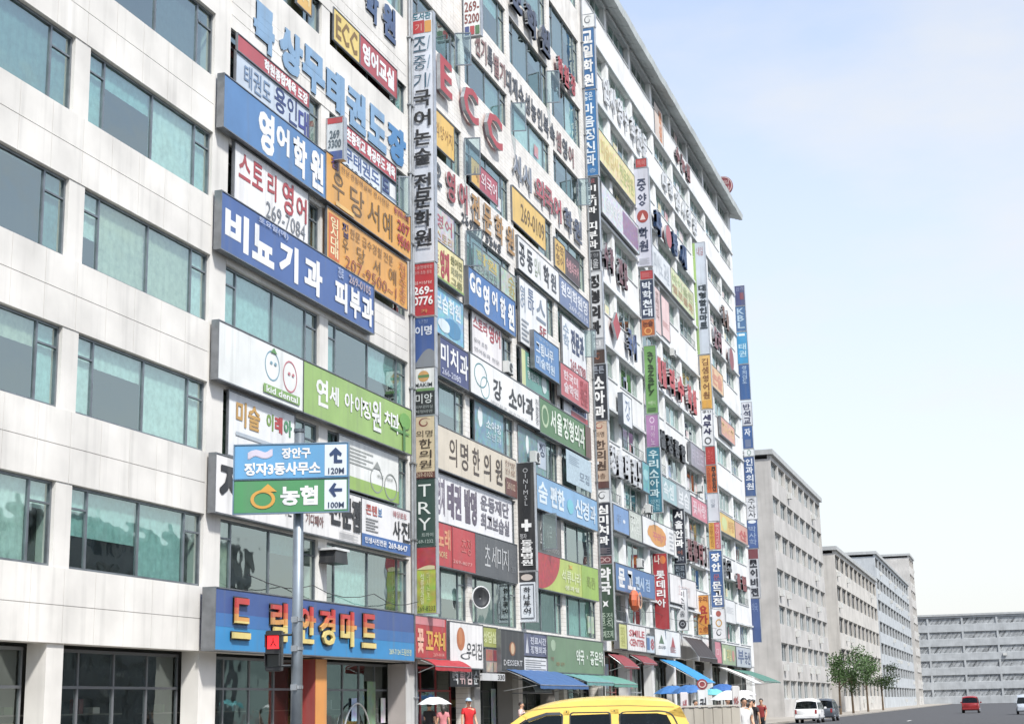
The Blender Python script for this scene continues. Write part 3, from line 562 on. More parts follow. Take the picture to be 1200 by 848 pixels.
fsign(508, 532, 20.95, 22.6, 'c9c6c8', 'faded pink and grey window poster with red hangul at the left of its bay', [(.1, .15, .9, .55, '영어', 'b8606c', .02), (.1, .62, .9, .9, '스토리', 'c9a060', .0)], off=.06, depth=.04, name='window_sign', kind='print')
fsign(508.5, 543, 19.25, 20.85, 'efe2a0', 'pale yellow sign with a big crimson hangul and small green writing', [(.02, .2, .16, .9, '초\n등', 'b03a48', .0), (.2, .14, .5, .95, '영재', 'b5303f', .04), (.55, .12, .95, .36, '원어민', '7a7a3a', .02), (.55, .42, .95, .66, '회화반', '5f6a44', .0), (.55, .72, .95, .92, '그룹', '7a7a3a', .02), (0, .95, 1, 1, '@rect', '8fb04c')])
fsign(555, 585, 20.9, 22.3, '8fa8a2', 'teal grey window lettering poster with gold hangul behind an open sash', [(.1, .1, .9, .5, '학원', 'cfb95a', .03), (.1, .55, .9, .95, '수강생모집', '6d7a78', .0)], off=.06, depth=.03, name='window_sign', kind='print')
fsign(549, 604, 19.05, 20.8, '3d77ba', 'bright blue english school sign starting with two white latin capitals', [(.02, .1, .25, .62, 'GG', W_, .035), (.29, .14, .42, .95, '영', W_, .035), (.47, .14, .59, .66, '어', W_, .035), (.65, .14, .77, .9, '학', W_, .035), (.82, .14, .96, .9, '원', W_, .035)])
fsign(587, 604, 20.9, 22.3, 'b6c2b4', 'narrow pale green window poster with yellow lines between the pier and the blue sign', [(.5, .1, .95, .9, '수\n학', 'b8a650', .02)], off=.06, depth=.03, name='window_sign', kind='print')
fsign(609, 641, 19.1, 22.4, 'eef0f0', 'tall white sign panel with blue grey vertical hangul behind the medium blue box', [(.03, .1, .2, .5, '영\n어', '8ea0b8', .02), (.3, .06, .52, .44, '토\n마', '62779c', .02), (.6, .1, .95, .46, '스', '7f8da0', .02), (.7, .52, .95, .66, '5F', 'b0444a', .02), (.05, .6, .3, .95, '@lines', '9aa2ac')], off=.2, depth=.1)
fsign(626, 655, 18.1, 20.0, '4d86c0', 'medium blue box sign with crowded white hangul over the corner of the tall white panel', [(.06, .06, .7, .16, '미술교습소', 'b9d2ea', .0), (.06, .22, .76, .56, '그림나무', 'e3eef8', .03), (.06, .62, .8, .9, '미술학원', 'cfe2f4', .03)], off=.42, depth=.2)
fsign(659, 687, 19.2, 22.3, 'eceef0', 'white sign panel with navy hangul and red digits at the right corner bay', [(.04, .1, .28, .55, '수\n학', '90a6bc', .02), (.36, .1, .9, .55, '전문과', '37466e', .035), (.3, .68, .95, .88, '269-0788', 'b0545a', .02)], off=.15, depth=.08)
fsign(657, 690, 17.6, 19.35, 'c95a60', 'salmon red box sign with white hangul at the right corner of the middle block', [(.1, .15, .6, .45, '한국미', 'f0dadc', .03), (.1, .5, .6, .85, '술학원', 'f0dadc', .03), (.68, .1, .95, .9, '입시\n전문', 'a83038', .03)], off=.42, depth=.2)
fsign(508.5, 543, 17.0, 19.0, '7fbcd6', 'sky blue window poster with white brush writing above the navy dental sign', [(.05, .1, .9, .5, '보습학원', 'e6f3f8', .03), (.3, .5, .95, .95, '@blob', '3f8fbe'), (.1, .62, .55, .92, '@blob', 'dceaf0')], off=.1, depth=.05, name='window_sign', kind='print')
fsign(1058.05, 549, 15.1, 16.75, '38437c', 'deep navy dental sign with three white hangul and phone digits', [(.02, .12, .28, .7, '미', W_, .03), (.34, .12, .62, .7, '치', W_, .03), (.68, .12, .97, .78, '과', W_, .03), (.05, .78, .7, .94, '266-2080', 'cfd4ea', .01)])
fsign(553, 588, 16.9, 19.0, 'f3eeee', 'white window sign with rose red hangul above the paediatric clinic sign', [(.04, .06, .5, .36, '스토리', 'b5434c', .03), (.55, .04, .95, .44, '영어', 'b5434c', .03), (.06, .55, .5, .66, '유아 초등', '7c7f86', .0), (.06, .75, .9, .85, '영어동화 전문', '8d9097', .0)], off=.1, depth=.06, name='window_sign')
fsign(551, 632, 15.1, 16.85, 'f4f4f2', 'long white paediatric clinic sign with brush hangul and a teal drawing of a child', [(.05, .12, .22, .75, '@thin', '3f8d96'), (.13, .4, .25, .98, '@thin', '5fa5ab'), (.3, .28, .42, .84, '강', '2b2d30', .03), (.52, .28, .64, .8, '소', '2b2d30', .03), (.65, .26, .77, .78, '아', '2b2d30', .03), (.78, .24, .9, .84, '과', '2b2d30', .03), (.93, .15, .985, .9, '진\n료\n중', '6a6c70', .0), (.26, .92, .8, .985, '예방접종 영유아검진', '8a8d90', .0)], depth=.25)
fsign(611, 643, 17.05, 18.85, '5d9f92', 'teal green window sign with white hangul and a pale yellow left end', [(0, 0, .14, 1, '@field', 'd7dea0'), (.2, .1, .62, .45, '토피아', 'dbeeea', .02), (.2, .5, .62, .75, '영재교육', 'cfe6e0', .02), (.7, .35, .92, .9, '@blob', 'cfdedd')], off=.12, depth=.06, name='window_sign')
fsign(612, 645, 16.45, 17.0, 'd3707a', 'thin pink strip sign squeezed under the teal green window sign', [(.1, .15, .9, .85, '토피아어학원', 'f3dede', .02)], off=.14, depth=.06, name='window_sign')
fsign(632.5, 692, 15.02, 16.8, '4a7d45', 'long moss green orthopaedic sign with a round pale emblem and tall white hangul', [(.03, .14, .16, .8, '@ring', 'b9d0a6')] + [(a, .14, a + .1, .8, c, 'e6efe0', .03) for a, c in zip((.19, .31, .43, .54, .65, .76), '서울정형외과')] + [(.88, 0, 1, 1, '@field', '6a4a40')], depth=.25)
fsign(660, 688, 17.0, 18.8, 'dfe2e8', 'window sign with a navy blue field, red stripe and pale figure in the last bay', [(.35, .05, .95, .8, '@field', '35528c'), (.05, .1, .3, .7, '@blob', 'b88aa8'), (.42, .2, .9, .5, '연세', 'e8ecf4', .03), (.42, .52, .9, .78, '피부과', 'cfd9ee', .02), (.3, .84, 1, 1, '@field', 'b8404a')], off=.12, depth=.05, name='window_sign')
fsign(556, 590, 13.15, 14.95, '6fa0ab', 'blue green window film with white hangul over the herbal clinic sign', [(.1, .06, .28, .6, '@blob', 'e8f0f0'), (.38, .3, .9, .55, '소아청', 'dfeef4', .02), (.38, .6, .9, .8, '소년과', 'cfe3ea', .0)], off=.03, depth=.03, name='window_sign', kind='print')
fsign(607, 640, 12.9, 14.9, '6d9296', 'grey teal window film with a single slate hangul on white at its right end', [(.26, .1, .38, .6, '@blob', 'e6eeee'), (.68, .1, .98, .8, '@field', 'b9c6d4'), (.74, .14, .94, .5, '정', '3f4d66', .03)], off=.03, depth=.03, name='window_sign', kind='print')
fsign(510, 605, 11.15, 12.95, 'dfd3bd', 'long cream herbal clinic sign with brown brush hangul and a brown phone box', [(a, .16, a + .09, .82, c, '4b3a2b', .01) for a, c in zip((.15, .28, .42, .56, .71), '의명한의원')] + [(.84, .1, .98, .26, '한방', '9c7a68', .0), (.84, .3, .98, .46, '진료', '9c7a68', .0), (.84, .55, 1, 1, '@field', '744238'), (.86, .66, .97, .84, '269-0102', 'd9c0a8', .01)], depth=.25)
fsign(511, 600, 9.0, 11.0, 'f5f4f6', 'white window banner crammed with outlined purple grey hangul', [(.01, .08, .1, .85, '영재', '7d7486', .03), (.13, .1, .3, .85, '태권', '6f6378', .04), (.34, .1, .5, .85, '발명', '6a5f70', .04), (.55, .1, .95, .45, '운동재단', '7d7a86', .03), (.55, .5, .95, .85, '최고보습실', '7d7a86', .03)], off=.14, depth=.06, name='banner')
fsign(511.5, 557, 7.2, 8.95, 'c93238', 'scarlet karaoke shop sign with orange glyphs at its left end', [(.02, .12, .34, .6, '노래', 'e8a070', .03), (.05, .66, .25, .8, 'NORE', 'f0c890', .01), (.62, .2, .9, .6, '초장', 'd97068', .0), (.4, .78, .9, .86, '269-8077', 'eeb0a8', .0), (.38, 0, .4, 1, '@rect', 'a82830')])
fsign(557.5, 606, 7.2, 8.95, '55585c', 'charcoal grey shop sign with four pale handwritten hangul', [(a, .2, a + .13, .75, c, 'c9cbcc', .0) for a, c in zip((.2, .36, .5, .64), '초세미지')] + [(.84, .6, .94, .76, '269', '8a8d90', .0)])
fsign(629, 700, 11.1, 12.78, '7fb2dc', 'light sky blue sign with soft white hangul and a turquoise patch', [(.02, .16, .16, .8, '숨', 'e2f0fa', .03), (.2, .16, .42, .8, '편한', 'e2f0fa', .04), (.46, .3, .58, .8, '@blob', '6fc6d6'), (.6, .2, .72, .8, '신', 'e6f2fa', .03), (.72, .2, .84, .8, '경', 'dcecf8', .03), (.86, .2, .96, .8, '과', 'dcecf8', .03)], depth=.25)
fsign(664, 693, 13.1, 14.85, 'b9cdd8', 'pale blue cloth banner hanging loosely in the dark window under the moss green sign', [(.1, .12, .5, .4, '@lines', '90a6b8'), (.5, .5, .9, .8, '모집', '7f92a6', .0)], off=.35, depth=.03, name='banner', frame=None, kind='cloth')
fsign(630.5, 657, 9.05, 10.95, '5c5a58', 'dark grey window film with white vertical lettering above the pomegranate sign', [(.08, .1, .25, .9, '세\n무', 'c9cac8', .02), (.35, .2, .6, .7, '사무', 'a8a9a6', .0), (.2, .8, .9, .92, '269-1000', 'b0b2b0', .0)], off=.03, depth=.03, name='window_sign')
fsign(630.5, 701, 7.2, 8.95, 'b9cc55', 'yellow green juice shop sign with a big slice of pomegranate photo at its left', [(0, 0, .34, 1, '@fruit', 'b83840'), (.7, 0, 1, 1, '@field', '9cc04a'), (.36, .3, .68, .66, '석류나라', 'e6efb8', .02), (.46, .08, .56, .28, '@star', 'd9b040'), (.4, .74, .64, .88, '생과일', 'eef3cc', .02), (.78, .3, .94, .66, '호프\n치킨', '8a9a40', .0)], kind='paint', depth=.25)
# ---- street level row of the middle block
fsign(486.5, 523, 3.5, 5.06, 'bf2a30', 'bright red snack bar sign with yellow hangul', [(0, 0, .95, .2, '@field', 'd9868c'), (.06, .3, .26, .9, '꽃', 'f3b9a0', .04), (.32, .34, .56, .8, '꼬', 'ecb83c', .03), (.57, .34, .76, .8, '치', 'ecb83c', .03), (.77, .34, .94, .8, '네', 'ecb83c', .03), (.55, .86, .9, .95, '269-0014', 'f0c0b0', .0)], off=.5, depth=.4)
fsign(527, 566, 3.2, 5.0, 'f4f2f1', 'white noodle shop sign with an orange sausage picture and a smile line', [(.2, .1, .44, .62, '@disc', 'c8743c'), (.25, .14, .36, .5, '@disc', 'd98a50'), (.25, .66, .7, .84, '@swirl', '50555a'), (.48, .42, .95, .8, '우리집', '3a3c40', .0)], off=.55, depth=.3)
fsign(564.5, 583, 4.15, 5.0, 'a8b050', 'small olive green sign tucked between the white noodle sign and the black dessert sign', [(.1, .2, .9, .8, '상담실', 'dfe6a8', .03)], off=.3, depth=.15)
fsign(569, 586, 3.05, 4.1, '8f8588', 'small printed food photo panel under the olive green sign', [(.03, .05, .48, .5, '@photo', 'b06858'), (.52, .05, .97, .5, '@photo', '8a3840'), (.03, .55, .48, .95, '@photo', 'b8a898'), (.52, .55, .97, .95, '@photo', 'a89088')], off=.3, depth=.12)
fsign(587, 613.5, 3.15, 4.95, '303033', 'black dessert shop sign with a brown cup picture', [(.35, .25, .65, .62, '@blob', '9c6038'), (.42, .3, .58, .58, '@disc', 'd9b890'), (.1, .72, .92, .86, 'DESSERT', 'dcdcdc', .01)], off=.5, depth=.35)
fsign(614, 641, 3.9, 4.95, '5a6080', 'slate violet clinic sign with a pale church shape and white hangul', [(.06, .12, .2, .88, '@tri', 'dfe2ea'), (.26, .15, .95, .48, '진료시간', 'd4d8e4', .03), (.26, .54, .95, .88, '정형외과', 'd4d8e4', .03)], off=.45, depth=.3)
fsign(614, 641, 3.2, 3.86, 'eceded', 'white directory panel of small grey print under the slate violet sign', [(.06, .14, .94, .9, '@lines', '8a8c90')], off=.45, depth=.3)
fsign(641.5, 707, 3.22, 4.95, '6f8f6c', 'long sage green pharmacy sign with pale hangul around a small flower', [(.05, .08, .14, .42, '@blob', 'a9c2a2'), (.05, .58, .1, .7, '약', '9a5a50', .0), (.13, .72, .28, .82, '좋은', '9a7a50', .0), (.48, .3, .62, .74, '약국', 'e6eee2', .03), (.66, .42, .7, .6, '@star', 'dfe8da'), (.73, .3, .98, .74, '좋은약', 'e6eee2', .03)], off=.5, depth=.4)
# ---- corner column between the middle and the white block
s2 = 84.45
C2 = dict(group='stacked projecting signs on the corner of the white block')
def vt(chars, v0, v1, col, bold=.035, u0=.14, u1=.86, gap=.12):
    n = len(chars); h = (v1 - v0) / n
    return [(u0, v0 + i * h + h * gap / 2, u1, v0 + (i + 1) * h - h * gap / 2, c, col, bold) for i, c in enumerate(chars) if c != ' ']
psign(681, 696.5, 17, 32, s2, 'f0f2f2', 'white square cap sign with a grey spiral on the corner column', [(.15, .1, .85, .85, '@swirl', '6a7078')], **C2)
psign(681, 697, 33, 105, s2, '2f6ca4', 'upper blue school sign of the corner column, four white hangul', vt('교일학원', .03, .97, W_), **C2)
psign(682, 699.5, 106, 206, s2, '2f78b4', 'lower brighter blue clinic sign of the corner column with many white hangul', [(.2, .02, .8, .12, '좋은', 'cfe2f0', .03)] + vt('마음정신과', .14, .9, 'e6f0f8', .03) + [(.15, .92, .85, .97, '3층', 'b9d4e8', .0)], **C2)
psign(684, 702, 208, 294, s2, '2c3036', 'black urology clinic sign of the corner column, hangul in white', [(.2, .02, .8, .08, '진료', 'c07078', .0)] + vt('비뇨기과', .1, .5, W_, .03) + vt('피부과', .6, .98, W_, .03), **C2)
psign(685.5, 703, 295, 317, s2, '33373c', 'short black square with small pale hangul above the white orthopaedic sign', [(.1, .1, .9, .3, '정형', '9a9ea4', .0), (.1, .4, .9, .9, '서울', 'c9ccd0', .01)], **C2)
psign(687, 706, 318, 396, s2, 'd9dcdf', 'pale grey orthopaedic sign of the corner column with heavy black hangul', vt('정형외과', .04, .96, BK, .045), **C2)
psign(691, 707.5, 397, 409, s2, 'b9bcc0', 'small grey weathered box sign with faint wording', [(.2, .2, .8, .8, '신', 'eceeef', .02)], **C2)
psign(692, 708.5, 410, 426, s2, '4a3832', 'small dark brown box sign with orange mark', [(.3, .2, .75, .8, '@swirl', 'b06a4a')], **C2)
psign(693, 711, 427, 492, s2, '282d38', 'blue black paediatric sign of the corner column with three white hangul', [(.12, .03, .88, .16, '튼튼', '9aa2b0', .02)] + vt('소아과', .2, .98, W_, .035), **C2)
psign(695, 712.5, 493, 572, s2, 'cdb49c', 'tan herbal clinic sign of the corner column with a red swirl and brown foot', [(.1, .01, .9, .14, '@swirl', '9a3a34'), (.2, .16, .8, .24, '의명', '5a4030', .0)] + vt('한의원', .28, .74, '4f382a', .02) + [(.2, .78, .8, .86, '3층', '6a4a3a', .0), (0, .9, 1, 1, '@field', '5f3a34')], **C2)
psign(697.5, 714, 573.5, 588, s2, 'e3e6e8', 'small white box sign with a black tooth like swoosh', [(.15, .1, .85, .9, '@swirl', '3a3c40')], **C2)
psign(698, 716, 589, 650, s2, '2b3242', 'midnight blue dental sign of the corner column with four white hangul', vt('심미치과', .03, .82, W_, .035) + [(.1, .86, .9, .97, '@lines', '8a8088')], **C2)
psign(700, 717, 651, 660, s2, '7a4048', 'narrow maroon strip sign with pale rings on top of the green pharmacy sign', [(.1, .2, .5, .8, '@ring', 'd9b9b4'), (.5, .2, .9, .8, '@ring', 'd9b9b4')], **C2)
psign(700.5, 719, 661, 750, s2, '34503c', 'dark green pharmacy sign of the corner column with a white cross star', [(.12, .04, .88, .22, '약', W_, .035), (.12, .23, .88, .4, '국', W_, .035), (.25, .46, .75, .58, '@star', W_), (.1, .64, .48, .84, '좋\n은', 'b9cdb9', .0), (.52, .64, .9, .84, '정\n직', 'b9cdb9', .0), (.08, .87, .92, .97, '대체조제', 'b9cdb9', .01)], **C2)
# ---- second column of the white block
s3 = 97.1
C3 = dict(group='stacked projecting signs on the second pier of the white block')
psign(745, 757.5, 186, 196, s3, 'c23a3a', 'tiny bright red cap sign over the pale lilac school sign', [(.1, .2, .9, .8, '특목', 'e0807c', .02)], **C3)
psign(745, 761.5, 197, 312, s3, 'd6d8e6', 'pale lilac school sign with navy hangul and a round red emblem', vt('중양', .1, .4, '3c4662', .03, .18, .82) + [(.1, .43, .9, .56, '@disc', 'b04a44'), (.3, .46, .7, .53, '@tri', 'f0dcd8')] + vt('학원', .6, .86, '3c4662', .03, .18, .82) + [(.15, .92, .85, .98, '@lines', 'a9adb8')], **C3)
psign(750.5, 765, 317, 327, s3, 'b8343a', 'small red box directly above the navy and orange sign', [(.1, .2, .9, .8, '@lines', 'd97c7c')], **C3)
psign(751, 766, 328, 373, s3, '2e3c58', 'navy middle column sign with blocky white hangul', vt('박학천대', .03, .97, 'dfe6ee', .03), **C3)
psign(752, 767, 374, 393, s3, 'c06a32', 'small orange and brown square under the navy one', [(.1, .1, .9, .45, '논술', '6a3020', .03), (.2, .5, .8, .95, '@ring', 'f0b060')], **C3)
psign(756, 769.5, 405, 484, s3, '6fa457', 'fresh green academy sign with dark latin letters running downwards', vt('avazary', .08, .74, '26421e', .03, .25, .8) + [(.2, .82, .8, .88, '어린이', 'dfeccf', .0), (.15, .92, .85, .97, '@rect', '46703a')], **C3)
psign(757.5, 771.5, 486, 523, s3, 'a878a8', 'mauve box sign with faint white vertical writing', [(.3, .06, .7, .26, '@ring', 'e6d3e6')] + vt('피아노', .32, .95, 'dcc6dc', .0, .35, .7), **C3)
psign(759, 774.5, 524, 600, s3, '2f7f96', 'deep teal paediatric sign with pale blue hangul', vt('우리소아과', .03, .78, 'd3ecf0', .03) + [(.15, .8, .48, .97, '약\n속', 'a9d6de', .0), (.52, .8, .85, .97, '진\n료', 'a9d6de', .0)], **C3)
# ---- other projecting signs of the white block
psign(766.5, 783, 648, 737, 98.4, 'b02a32', 'long dark red burger restaurant banner with white hangul and an orange swirl', [(.12, .02, .5, .14, '나', 'f3e6d8', .03), (.5, .03, .92, .14, '@disc', 'e07a2a')] + vt('롯데리아', .22, .72, W_, .03, .2, .8), thick=.15)
psign(789.5, 802.5, 596, 660, 105.7, '262c3c', 'navy black eye clinic banner with four white hangul', vt('서울안과', .03, .72, W_, .035) + [(.3, .76, .7, .84, '이', 'c07058', .0), (.15, .88, .85, .96, '269-7', 'c9d0dc', .0)], thick=.15)
psign(790.5, 803.5, 661, 678, 105.7, '2a3644', 'little dark square sign with two rows of pale marks below the eye clinic banner', [(.1, .1, .9, .45, '진료', 'aab8c6', .0), (.1, .55, .9, .9, '시간', 'aab8c6', .0)], thick=.15)
psign(793, 805.5, 690, 738, 105.7, 'eceef0', 'white vertical shop sign with thin black hangul and a dark round foot emblem', vt('미소지움', .04, .68, '3a3f4a', .0, .3, .75) + [(.15, .74, .85, .96, '@disc', '3a3c44'), (.3, .8, .7, .9, '@ring', 'b9bcc4')], thick=.15)
s4 = 117.35
C4 = dict(group='stacked projecting signs on the fourth pier of the white block')
psign(814, 828.5, 284, 415, s4, 'c9d3df', 'very long pale blue map company sign with a lime green left edge', [(0, 0, .22, 1, '@field', '9cc06a'), (.35, .04, .85, .12, '내일', 'b06a70', .0)] + vt('대형할인마트', .38, .78, '2c3a44', .04, .34, .95), **C4)
psign(821, 833.5, 416, 479, s4, 'e3b865', 'amber sign with round outlined orange and brown hangul', vt('김샘영어원', .05, .82, '8a5a2c', .03, .2, .8) + [(.1, .84, .9, .98, '@field', 'd9a030')], **C4)
psign(822.5, 835.5, 480, 522, s4, 'e9ecf0', 'white tax office sign with black hangul', [(.1, .02, .9, .09, '공인', '40444c', .02)] + vt('세무사', .12, .7, '2c2e58', .04) + [(.2, .76, .8, .96, '@ring', '3a3c44')], **C4)
psign(827, 838, 523, 544, s4, 'b8302e', 'small crimson box sign above the orange and black striped one', [(.2, .15, .8, .85, '속셈', 'd9605a', .0)], **C4)
psign(828, 840, 545, 577, s4, 'd36a2c', 'orange red sign with a black column of hangul on its right side', [(.05, .05, .4, .95, '수\n학\n영\n어', 'a82822', .0), (.52, .05, .92, .95, '주\n산\n암\n산', '2a1a14', .04)], **C4)
psign(829.5, 842, 578, 610, s4, 'd3d8e0', 'plain pale grey sign with faint writing above the red and yellow one', [(.3, .2, .7, .5, '미\n술', '9aa6b4', .0)], **C4)
psign(831, 844, 612, 643, s4, 'e0a93c', 'sign split into yellow left and rose right halves with fine vertical writing', [(.5, 0, 1, 1, '@field', 'd2606a'), (.1, .05, .4, .95, '공\n부\n방\n학', 'a8642a', .0), (.58, .05, .92, .95, '영\n어\n교\n실', 'f3cfd0', .0)], **C4)
psign(832.5, 847, 645, 711, s4, '3d66a0', 'cornflower blue stationery sign with white hangul', vt('장안', .03, .38, W_, .035) + [(.25, .42, .75, .52, '문', 'c0606a', .0)] + vt('문고점', .54, .97, W_, .03), **C4)
psign(835, 850, 713, 748, s4, 'e9ebef', 'white pizza shop sign with a round orange ring and black curves', [(.3, .06, .7, .26, '@disc', 'b04a3c'), (.25, .34, .75, .6, '@ring', 'd9a030'), (.2, .66, .8, .95, '@swirl', '3a3c44')], **C4)
psign(817.5, 831, 697, 743, 112.9, 'e59a34', 'bright orange yoga studio sign with dark red hangul', [(.1, .03, .9, .18, '우리', '7a2a1c', .02)] + vt('요가', .24, .74, 'b0281e', .04) + [(.1, .8, .9, .95, '2층', 'b8501c', .0)], thick=.15)
s5 = 137.2
C5 = dict(group='stacked projecting signs on the far corner of the white block')
psign(861.5, 872.5, 335, 358, s5, '474f80', 'indigo sign with a dull red patch on top of the far corner column', [(.1, .05, .9, .25, '원격', '9aa6cc', .0), (.5, .35, .9, .7, '@field', '8a3a50')], **C5)
psign(862.5, 874, 359, 388, s5, '3f6ea0', 'steel blue sign with pale latin letter blocks on the far corner column', vt('KBL', .05, .9, 'a9c6dc', .02), **C5)
psign(864, 876, 389, 426, s5, '2c9ad0', 'bright cyan sign with a white figure on the far corner column', [(.2, .05, .8, .12, '@rect', 'dff0f8')] + vt('태권', .35, .8, 'b9e2f4', .02), **C5)
psign(866.5, 878.5, 427, 468, s5, '31609c', 'royal blue sign with fine vertical writing on the far corner column', vt('경희검도', .03, .55, 'a9c6e6', .02, .3, .75), **C5)
psign(869.5, 881, 471, 498, s5, 'cfd3dc', 'white sign with three dark hangul on the far corner column', vt('반석교', .05, .95, '30385a', .03), **C5)
psign(870.5, 882, 499, 525, s5, '38609c', 'blue sign with a black lower patch in the middle of the far corner column', [(.2, .1, .8, .45, '자', 'dfe8f4', .03), (.2, .6, .8, .95, '@field', '6a7a9c')], **C5)
psign(872, 883.5, 526, 534, s5, 'e3e8ea', 'tiny white spacer sign with a green ring', [(.3, .1, .7, .9, '@ring', '5f8a7c')], **C5)
psign(872.5, 884.5, 535, 581, s5, '35588e', 'larger blue medical sign of the far corner column with framed white hangul', vt('인과의원', .03, .85, 'e3ebf6', .03), **C5)
psign(875, 887, 582, 608, s5, 'dadde3', 'white sign with slanted black hangul below the larger blue medical sign', vt('주산사', .05, .95, '30343c', .0), **C5)
psign(876, 888, 609, 642, s5, '41609a', 'dusty blue sign with a white arc on top', [(.1, .0, .9, .12, '@disc', 'dfe6f0')] + vt('박사학', .2, .9, 'a0b4d4', .0), **C5)
psign(877.5, 889.5, 643, 700, s5, 'c9ccd3', 'grey sign with alternating black and white hangul squares', [(0, 0, 1, .2, '@field', '7a3a44')] + vt('조이비전', .2, .98, '2c303c', .045), **C5)
psign(879.5, 891, 701, 752, s5, '3f5a92', 'plain faded blue sign at the foot of the far corner column', [(.2, .1, .8, .3, '약국', '8fa4cc', .0)], **C5)
# ---- white block, signs on the wall (top to bottom)
letters((42.8, 44.2), [(792, 797, '수', '8a4a44'), (798.5, 803, '능', '8a4a44'), (804.5, 809, '원', '8a4a44')], 'three small reddish brown letters just below the top windows', off=.15, depth=.2, bold=.04)
fsign(767, 777, 42.5, 45.2, 'e3cfbf', 'pale peach poster with orange stripe in a top floor window', [(.5, .05, .85, .95, '학\n원', 'd98a50', .04)], off=.05, depth=.05, name='window_sign')
letters((39.2, 40.9), [(708.5, 714, '입', 'e3e6ea'), (716, 721, '시', 'e3e6ea'), (724.5, 730, '영', 'e3e6ea'), (732, 737, '수', 'e3e6ea'), (740, 745, '학', 'e3e6ea'), (747, 752, '전', 'e3e6ea'), (754, 758.5, '문', 'e3e6ea')], 'row of seven white channel letters with grey undersides below the second windows from the top', off=.12, depth=.24, side='e3e5e7', bold=.03)
letters((38.9, 40.3), [(777.5, 782, '대', 'dfe2e6'), (785, 789.5, '학', 'dfe2e6'), (792.5, 797, '입', 'dfe2e6'), (800, 804, '시', 'dfe2e6'), (806.5, 810.5, '학', 'dfe2e6'), (813, 817, '원', 'dfe2e6')], 'row of six white channel letters with round grey feet under the brown ones', off=.12, depth=.24, side='e0e3e5', bold=.03)
fsign(702, 744, 34.3, 36.35, 'eadc9a', 'long pale yellow wall sign with mottled green and orange print', [(.05, .2, .5, .8, '미술입시', 'd9c070', .03), (.55, .2, .95, .8, '전문학원', 'b9c070', .02)], kind='print')
fsign(705, 748.5, 31.0, 32.95, 'd6d9de', 'long silver grey wall sign fading to mauve and blue at its right end', [(.55, .1, .98, .9, '@photo', '9a7a9c'), (.1, .25, .5, .8, '음악학원', 'eceef0', .02)], kind='print')
letters((34.3, 36.1), [(769, 776, '파', '35507c'), (789, 795, '랑', '35507c'), (799, 805, '새', '35507c')], 'three spaced dark blue letters sticking out over the ledge', off=.3, depth=.4, bold=.045, side='2c4468')
letters((34.3, 36.0), [(780.5, 787, '●', 'b8525a')], 'round rose red badge with a pale streak between the dark blue letters', off=.35, depth=.3, bold=.02)
letters((27.6, 29.3), [(708.5, 713.5, '수', '74424a'), (715, 719.5, '학', '74424a'), (725, 730, '전', '7c4a50'), (731.5, 736, '문', '74424a')], 'four maroon grey letters in two pairs beside the corner column', off=.2, depth=.3, bold=.045)
fsign(764, 786, 30.9, 33.0, 'dfe3e6', 'white left half of a long wall sign with light scribbled hangul', [(.1, .15, .9, .85, '피아노 교실', 'b4bcc4', .02)])
fsign(786.3, 813, 30.9, 33.0, 'd3d8a6', 'pale yellow green wall sign continuing the white one', [(.05, .15, .95, .5, '바이올린', 'a3b070', .02), (.05, .55, .95, .85, '첼로플룻', 'c09a6a', .02)], kind='print')
letters((23.5, 25.3), [(718.5, 727.5, '◆', 'b8323c')], 'crimson lens shaped wall emblem with a white glint right of the corner column', off=.3, depth=.3, bold=.03)
letters((23.2, 25.0), [(736.5, 741, '국', '3f5a92'), (742, 746.5, '어', '3f5a92')], 'two blue hangul letters fixed beside the crimson emblem', off=.3, depth=.3, bold=.04)
fsign(765, 774, 27.0, 30.3, 'e8c9c4', 'pale pink poster with brown vertical hangul in the window band', [(.4, .08, .8, .7, '영\n재\n교\n육', '8a5a4c', .0)], off=.06, depth=.05, name='window_sign')
fsign(775.5, 784.5, 27.2, 30.2, 'f0ccc8', 'second pink poster, plainer, right of the one with brown writing', [(.1, .6, .9, .75, '@lines', 'd99a90')], off=.06, depth=.05, name='window_sign')
letters((23.1, 25.0), [(771, 775, '훼', 'c8323a'), (776, 781, '밀', 'c8323a'), (785, 791, '리', 'c8323a'), (794.5, 802, '수', 'c8323a'), (806, 811, '학', 'c8323a'), (812, 816.5, '원', 'c8323a')], 'six large vivid red hangul letters with white edges spread across the white wall', off=.25, depth=.4, side='e3dcdc', bold=.05)
fsign(730, 740.5, 18.35, 20.25, 'eceff2', 'single framed white box sign with a blue grey symbol on the blank white wall', [(.25, .15, .8, .85, '강', '7a8ca8', .02)], frame='7d848c', depth=.3, off=.45)
letters((18.6, 19.9), [(773.5, 780, '설', '3a3d42'), (782.5, 789, '정', '3a3d42'), (791, 796.5, '종', '3a3d42'), (798.5, 804, '합', '3a3d42')], 'four charcoal hangul letters standing on a slab ledge', off=.25, depth=.35, side='2f3236', bold=.045)
letters((14.9, 16.6), [(716, 722.5, '청', 'd3d6da'), (724.5, 731, '솔', 'd3d6da'), (733, 739, '태', 'd3d6da'), (741, 746.5, '권', 'd3d6da'), (748, 752, '도', 'd3d6da')], 'five bulky silver white box letters right of the tan clinic sign', off=.25, depth=.4, side='dfe1e3', bold=.045)
fsign(753, 761, 14.9, 16.8, '6fb4bc', 'small turquoise panel with pale picture between silver letters and teal sign', [(.1, .2, .9, .6, '@blob', '9fd3d6')], kind='print')
fsign(775.5, 809, 15.05, 16.65, '9fc4c9', 'faded aqua grey wall sign with worn white hangul under the charcoal letters', [(.05, .15, .4, .85, '속셈', 'dfecee', .03), (.5, 0, 1, 1, '@field', 'b6bdc2'), (.55, .15, .95, .85, '보습', 'e9ecee', .03)])
